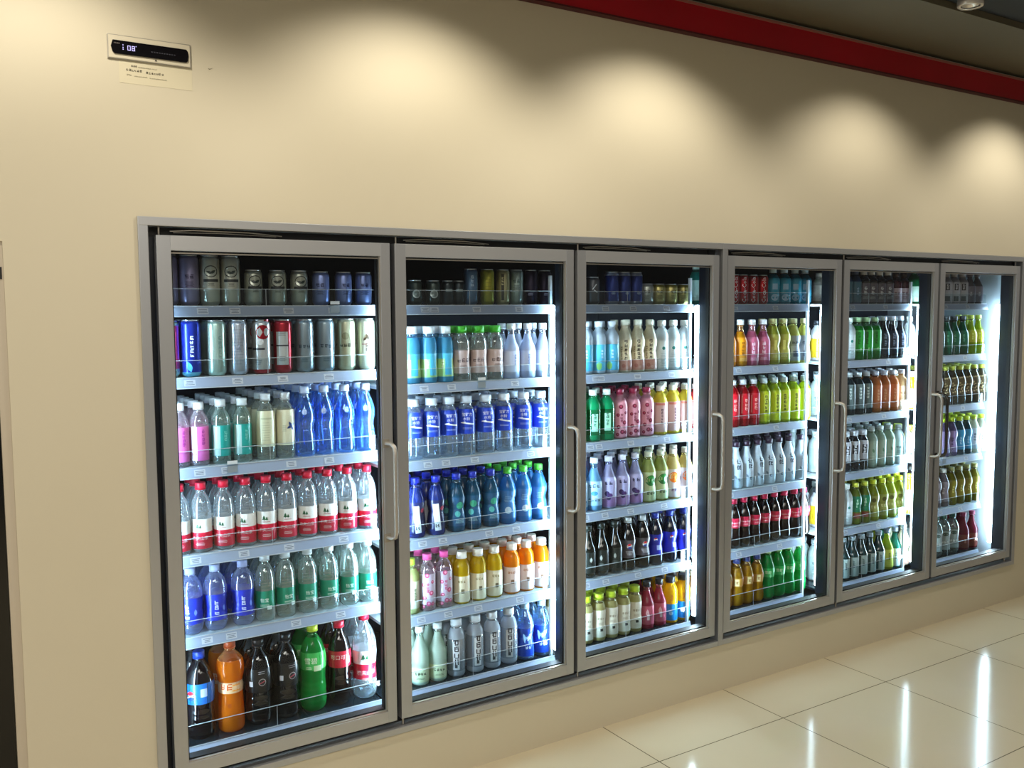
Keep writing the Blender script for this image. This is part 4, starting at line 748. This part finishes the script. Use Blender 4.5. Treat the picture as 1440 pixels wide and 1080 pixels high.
        b.tube([(X0+.06, .03, 1.811), (X0+.2, .018, 1.813), (X0+.4, .03, 1.810)], .0014, MHANDLE, 6); sub(b, 'closer_rod', d)
    # shelves
    rnd = random.Random(5+first)
    for i in range(first, first+3):
        sx0, sx1 = SHX[i]
        for s, z in enumerate(ZS1 if i == 0 else ZS):
            mshelf = MSHELF if s < 5 else MBASE
            b = MB(); b.box(sx0, sx1, .152, .86, z-.012, z-.001, mshelf)
            for k in range(10):
                xk = sx0+(sx1-sx0)*(k+.5)/10; b.box(xk-.0015, xk+.0015, .17, .86, z-.001, z+.0005, mshelf)
            sh = part(b, 'shelf', cab)
            rh = .033 if s < 5 else .020
            b = MB(); zt = z-.0015; sx0 = SHX[i][0]+(.10 if i > 3 else 0)
            b.add([(sx0, .150, zt), (sx1, .150, zt), (sx1, .1405, zt-rh), (sx0, .1405, zt-rh), (sx0, .152, zt), (sx1, .152, zt), (sx1, .1435, zt-rh), (sx0, .1435, zt-rh)], [(0, 3, 2, 1), (4, 5, 6, 7), (0, 1, 5, 4), (3, 7, 6, 2), (0, 4, 7, 3), (1, 2, 6, 5)], MRAIL)
            b.box(sx0, sx1, .1395, .152, zt-rh-.003, zt-rh, MSHELF); b.box(sx0, sx1, .1485, .1515, zt, zt+.0025, MSHELF)
            sub(b, 'price_rail', sh)
            gz = .058 if s < 5 else .075
            b = MB(); b.box(sx0+.004, sx1-.004, .153, .1546, z, z+gz, MACRYL); sub(b, 'guard_pane', sh)
            b = MB(); b.box(sx0+.004, sx1-.004, .1525, .1552, z+gz, z+gz+.0016, MWHITE); b.box((sx0+sx1)/2-.0008, (sx0+sx1)/2+.0008, .1525, .153, z, z+gz, MWHITE); sub(b, 'guard_edge', sh)
            if s < 5:
                for f in (.22, .34, .55, .8) if i < 3 else (.3, .7):
                    f += rnd.uniform(-.05, .05); xc = sx0+(sx1-sx0)*f; w_ = .038; za, zb = zt-.006, zt-rh+.006
                    ya = .150-.0095*.006/rh-.0004; yb = .1405+.0095*.006/rh-.0004
                    b = MB(); b.add([(xc-w_/2, ya, za), (xc+w_/2, ya, za), (xc+w_/2, yb, zb), (xc-w_/2, yb, zb)], [(0, 3, 2, 1)], MTAG)
                    for q in range(3):
                        zz = za-(za-zb)*(.25+.25*q); yy = yb+(ya-yb)*(zz-zb)/(za-zb)-.0003; wq = w_*rnd.uniform(.5, .85)
                        b.add([(xc-wq/2, yy, zz+.0012), (xc+wq/2, yy, zz+.0012), (xc+wq/2, yy-.0003, zz-.0012), (xc-wq/2, yy-.0003, zz-.0012)], [(0, 3, 2, 1)], M('p:#6a7484'))
                    sub(b, 'price_tag', sh)
            if (i, s) in ((0, 0), (0, 2), (5, 3), (1, 1)):
                xc = sx0+(sx1-sx0)*{(0, 0): .8, (0, 2): .33, (5, 3): .35, (1, 1): .55}[(i, s)]
                b = MB(); b.box(xc-.02, xc+.02, .132, .1345, z-.03, z+.018, MACRYL); b.box(xc-.018, xc+.018, .1315, .1318, z-.026, z-.002, M('p:#8c98a0'))
                b.box(xc-.018, xc+.018, .1315, .1318, z+.004, z+.016, M('p:#dce6ee')); sub(b, 'clip_on_tag_holder', sh)
        # slotted uprights at the shelf end
        if i in (1, 2, 3, 4):
            b = MB(); px = {1: 1.637, 2: 2.447, 3: 3.281, 4: 4.16}[i]
            b.box(px-.006, px+.006, .155, .168, -.02, 1.70, MPOST); part(b, 'shelf_post', cab)

# ---- everything on the shelves
ORD = 'first second third fourth fifth sixth seventh eighth ninth tenth eleventh twelfth'.split()
SHN = ['top shelf', 'second shelf', 'third shelf', 'fourth shelf', 'fifth shelf', 'bottom shelf']
DRN = ['leftmost door', 'second door', 'third door', 'fourth door', 'fifth door', 'rightmost door']
ROWN = ['front row', 'second row', 'third row', 'fourth row', 'fifth row']
BACK = {1: 0, 2: 1, 3: 2, 4: 2, 5: 2, 6: 2}
def plural(look):
    w = look.split()
    for stop in ('with', 'beside', 'behind', 'under'):
        if stop in w: k = w.index(stop)-1; w[k] += 's'; return ' '.join(w)
    return look+('es' if look.endswith('s') else 's')
for (dd, ss), (yf, z, items) in ROWS.items():
    rnd = random.Random(dd*10+ss)
    items = [list(t) for t in items]
    for _ in range(30):                                  # no two containers in one another
        for a, c in zip(items, items[1:]):
            need = DES[a[1]]['R']+DES[c[1]]['R']+.003
            if c[0]-a[0] < need: e = (need-(c[0]-a[0]))/2; a[0] -= e; c[0] += e
    lo = SHX[dd-1][0]+.004
    sh = max(0, lo+DES[items[0][1]]['R']-items[0][0])
    if sh > 0:
        items[0][0] += sh
        for a, c in zip(items, items[1:]):
            need = DES[a[1]]['R']+DES[c[1]]['R']+.002
            if c[0]-a[0] < need: c[0] = a[0]+need
    tot = {}
    for x, k in items: tot[k] = tot.get(k, 0)+1
    seen = {}
    deep = 4 if (dd, ss) == (1, 3) else BACK[ss]
    if (dd, ss) == (1, 6): deep = 1
    hid = None
    if dd > 2 and (dd, ss) != (5, 6):                    # one more column behind the hinge side of the door
        k0 = items[0][1]; xh = items[0][0]-2*DES[k0]['R']-.006
        if xh-DES[k0]['R'] > SHX[dd-1][0]+.06: hid = (xh, k0)
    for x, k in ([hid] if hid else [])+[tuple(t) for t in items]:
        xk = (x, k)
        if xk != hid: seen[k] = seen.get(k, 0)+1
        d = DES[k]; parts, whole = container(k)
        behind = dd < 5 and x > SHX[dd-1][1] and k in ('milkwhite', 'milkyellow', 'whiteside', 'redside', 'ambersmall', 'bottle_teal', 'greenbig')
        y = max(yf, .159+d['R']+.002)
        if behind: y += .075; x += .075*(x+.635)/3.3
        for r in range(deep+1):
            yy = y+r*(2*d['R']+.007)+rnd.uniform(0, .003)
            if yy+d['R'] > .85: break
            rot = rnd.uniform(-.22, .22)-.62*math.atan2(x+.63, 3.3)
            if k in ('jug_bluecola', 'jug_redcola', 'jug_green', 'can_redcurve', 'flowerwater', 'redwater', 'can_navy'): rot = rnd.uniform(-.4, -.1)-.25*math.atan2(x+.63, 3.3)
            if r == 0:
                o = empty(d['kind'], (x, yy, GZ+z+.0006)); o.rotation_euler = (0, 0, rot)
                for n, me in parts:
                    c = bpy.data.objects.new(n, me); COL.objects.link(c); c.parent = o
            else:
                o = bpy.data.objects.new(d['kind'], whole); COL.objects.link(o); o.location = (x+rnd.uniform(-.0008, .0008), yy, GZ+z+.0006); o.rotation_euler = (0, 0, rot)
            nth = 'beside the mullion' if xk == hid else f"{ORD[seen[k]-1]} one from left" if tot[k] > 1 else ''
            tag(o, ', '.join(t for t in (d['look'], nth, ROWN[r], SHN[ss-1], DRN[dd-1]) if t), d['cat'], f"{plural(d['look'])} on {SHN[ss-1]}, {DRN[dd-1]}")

# ---- temperature display on the wall
r = tag(empty('temperature_display', (.0025, 0, GZ+2.331)), 'silver wall display with black screen glowing 08', 'display')
b = MB(); b.box(-.1225, .1255, -.006, 0, 2.331, 2.404, simple('silver_display_plate', '#a8a294', .35, .3), .0015); b.box(-.119, .122, -.0075, -.006, 2.334, 2.401, MW)
b.build('display_plate', r).location = (-.0025, 0, -2.331)
b = MB(); n = [(-.113, 2.368), (-.107, 2.386), (.110, 2.386), (.115, 2.380), (.117, 2.368), (.115, 2.351), (.110, 2.346), (-.103, 2.346), (-.109, 2.352)]
b.add([(x, -.0115, z) for x, z in n]+[(x, -.007, z) for x, z in n], [tuple(range(9))]+[(k, k+9, (k+1) % 9+9, (k+1) % 9) for k in range(9)], simple('display_black_screen', '#0a080c', .15))
b.build('display_screen', r).location = (-.0025, 0, -2.331)
b = MB(); me_ = M('e:#cfc4ff')
def seg(x, z, on, s=.0145):
    t = .0017; w = s*.62
    S = {'a': (x, x+w, z+s-t, z+s), 'g': (x, x+w, z+s/2-t/2, z+s/2+t/2), 'd': (x, x+w, z, z+t), 'f': (x, x+t, z+s/2, z+s), 'e': (x, x+t, z, z+s/2), 'b': (x+w-t, x+w, z+s/2, z+s), 'c': (x+w-t, x+w, z, z+s/2)}
    for q in on: X0, X1, Z0, Z1 = S[q]; b.box(X0, X1, -.0122, -.0115, Z0, Z1, me_)
seg(-.0655, 2.359, 'abcdef'); seg(-.0530, 2.359, 'abcdefg')
b.box(-.0415, -.0395, -.0122, -.0115, 2.372, 2.3745, me_)
for zz in (2.3735, 2.366, 2.3605): b.box(-.0795, -.0768, -.0122, -.0115, zz-.0013, zz+.0013, me_)
b.build('display_digits', r).location = (-.0025, 0, -2.331)
b = MB()
for k in range(5): b.box(-.104+k*.0035, -.102+k*.0035, -.0120, -.0115, 2.375, 2.379, M('p:#5c5450'))
for k in range(10): b.box(.004+k*.0075, .009+k*.0075, -.0120, -.0115, 2.362, 2.3655, M('p:#34343c'))
b.build('display_print', r).location = (-.0025, 0, -2.331)
b = MB(); b.add([(.014, -.0079, 2.3375), (.022, -.0079, 2.3375), (.018, -.0079, 2.3445)], [(0, 1, 2)], M('p:#2c2824')); b.build('arrow_mark', r).location = (-.0025, 0, -2.331)
b = MB(); b.box(-.09, .128, -.0005, .0006, 2.262, 2.331, simple('sticker_paper', '#d8ceb0', .5))
rr = random.Random(4)
def glyphs(x, z, s, n, mat, gap=1.1):
    for i in range(n):
        vs, fs = glyph2d(rr.randint(1, 999), s); b.add([(x+i*s*gap+p, -.0008, z+q) for p, q in vs], fs, mat)
ink = M('p:#3a3224'); ink2 = M('p:#847a60')
glyphs(-.052, 2.316, .0055, 3, ink); glyphs(-.033, 2.314, .0032, 16, ink2)
glyphs(-.066, 2.303, .007, 6, ink); glyphs(-.008, 2.301, .007, 7, ink)
glyphs(-.066, 2.288, .0045, 3, ink2); glyphs(-.046, 2.286, .003, 12, ink2); glyphs(.0, 2.285, .003, 16, ink2)
tag(b.build('notice_sticker', None, (0, 0, GZ)), 'pale sticker with three lines of small print under the temperature display', 'sticker')
b = MB(); b.add([(.178, -.0008, 2.340), (.184, -.0008, 2.336), (.197, -.0008, 2.343), (.185, -.0008, 2.3385)], [(0, 1, 2, 3)], M('p:#6c6248'))
b.add([(.182, -.0008, 2.332), (.190, -.0008, 2.333), (.186, -.0008, 2.3342)], [(0, 1, 2)], M('p:#e4dcc4'))
tag(b.build('wall_scuff', None, (0, 0, GZ)), 'small dark tick shaped scuff on the wall beside the temperature display', 'mark')

# ---------------------------------------------------------------- camera and colour
cd = bpy.data.cameras.new('camera'); cd.sensor_width = 36; cd.lens = 1296.975/1440*36; cd.clip_end = 60
cam = bpy.data.objects.new('camera', cd); COL.objects.link(cam)
R_ = Vector((.84359558, -.53695128, -.00546135)); U_ = Vector((.0483313, .06579546, .99666195)); F_ = Vector((.53479957, .84104357, -.08145631))
mat = Matrix((( R_.x, U_.x, -F_.x, -.63515), (R_.y, U_.y, -F_.y, -3.10266), (R_.z, U_.z, -F_.z, 1.56+GZ), (0, 0, 0, 1)))
cam.matrix_world = mat
sc = bpy.context.scene; sc.camera = cam
sc.view_settings.view_transform = 'Standard'; sc.view_settings.look = 'None'; sc.view_settings.gamma = 1; sc.view_settings.exposure = EXPO
sc.view_settings.use_curve_mapping = False
sc.cycles.use_denoising = True; sc.cycles.adaptive_threshold = .02
sc.cycles.max_bounces = 6; sc.cycles.transparent_max_bounces = 14; sc.cycles.diffuse_bounces = 3; sc.cycles.glossy_bounces = 3; sc.cycles.transmission_bounces = 3
sc.cycles.caustics_reflective = False; sc.cycles.caustics_refractive = False; sc.cycles.sample_clamp_indirect = 4
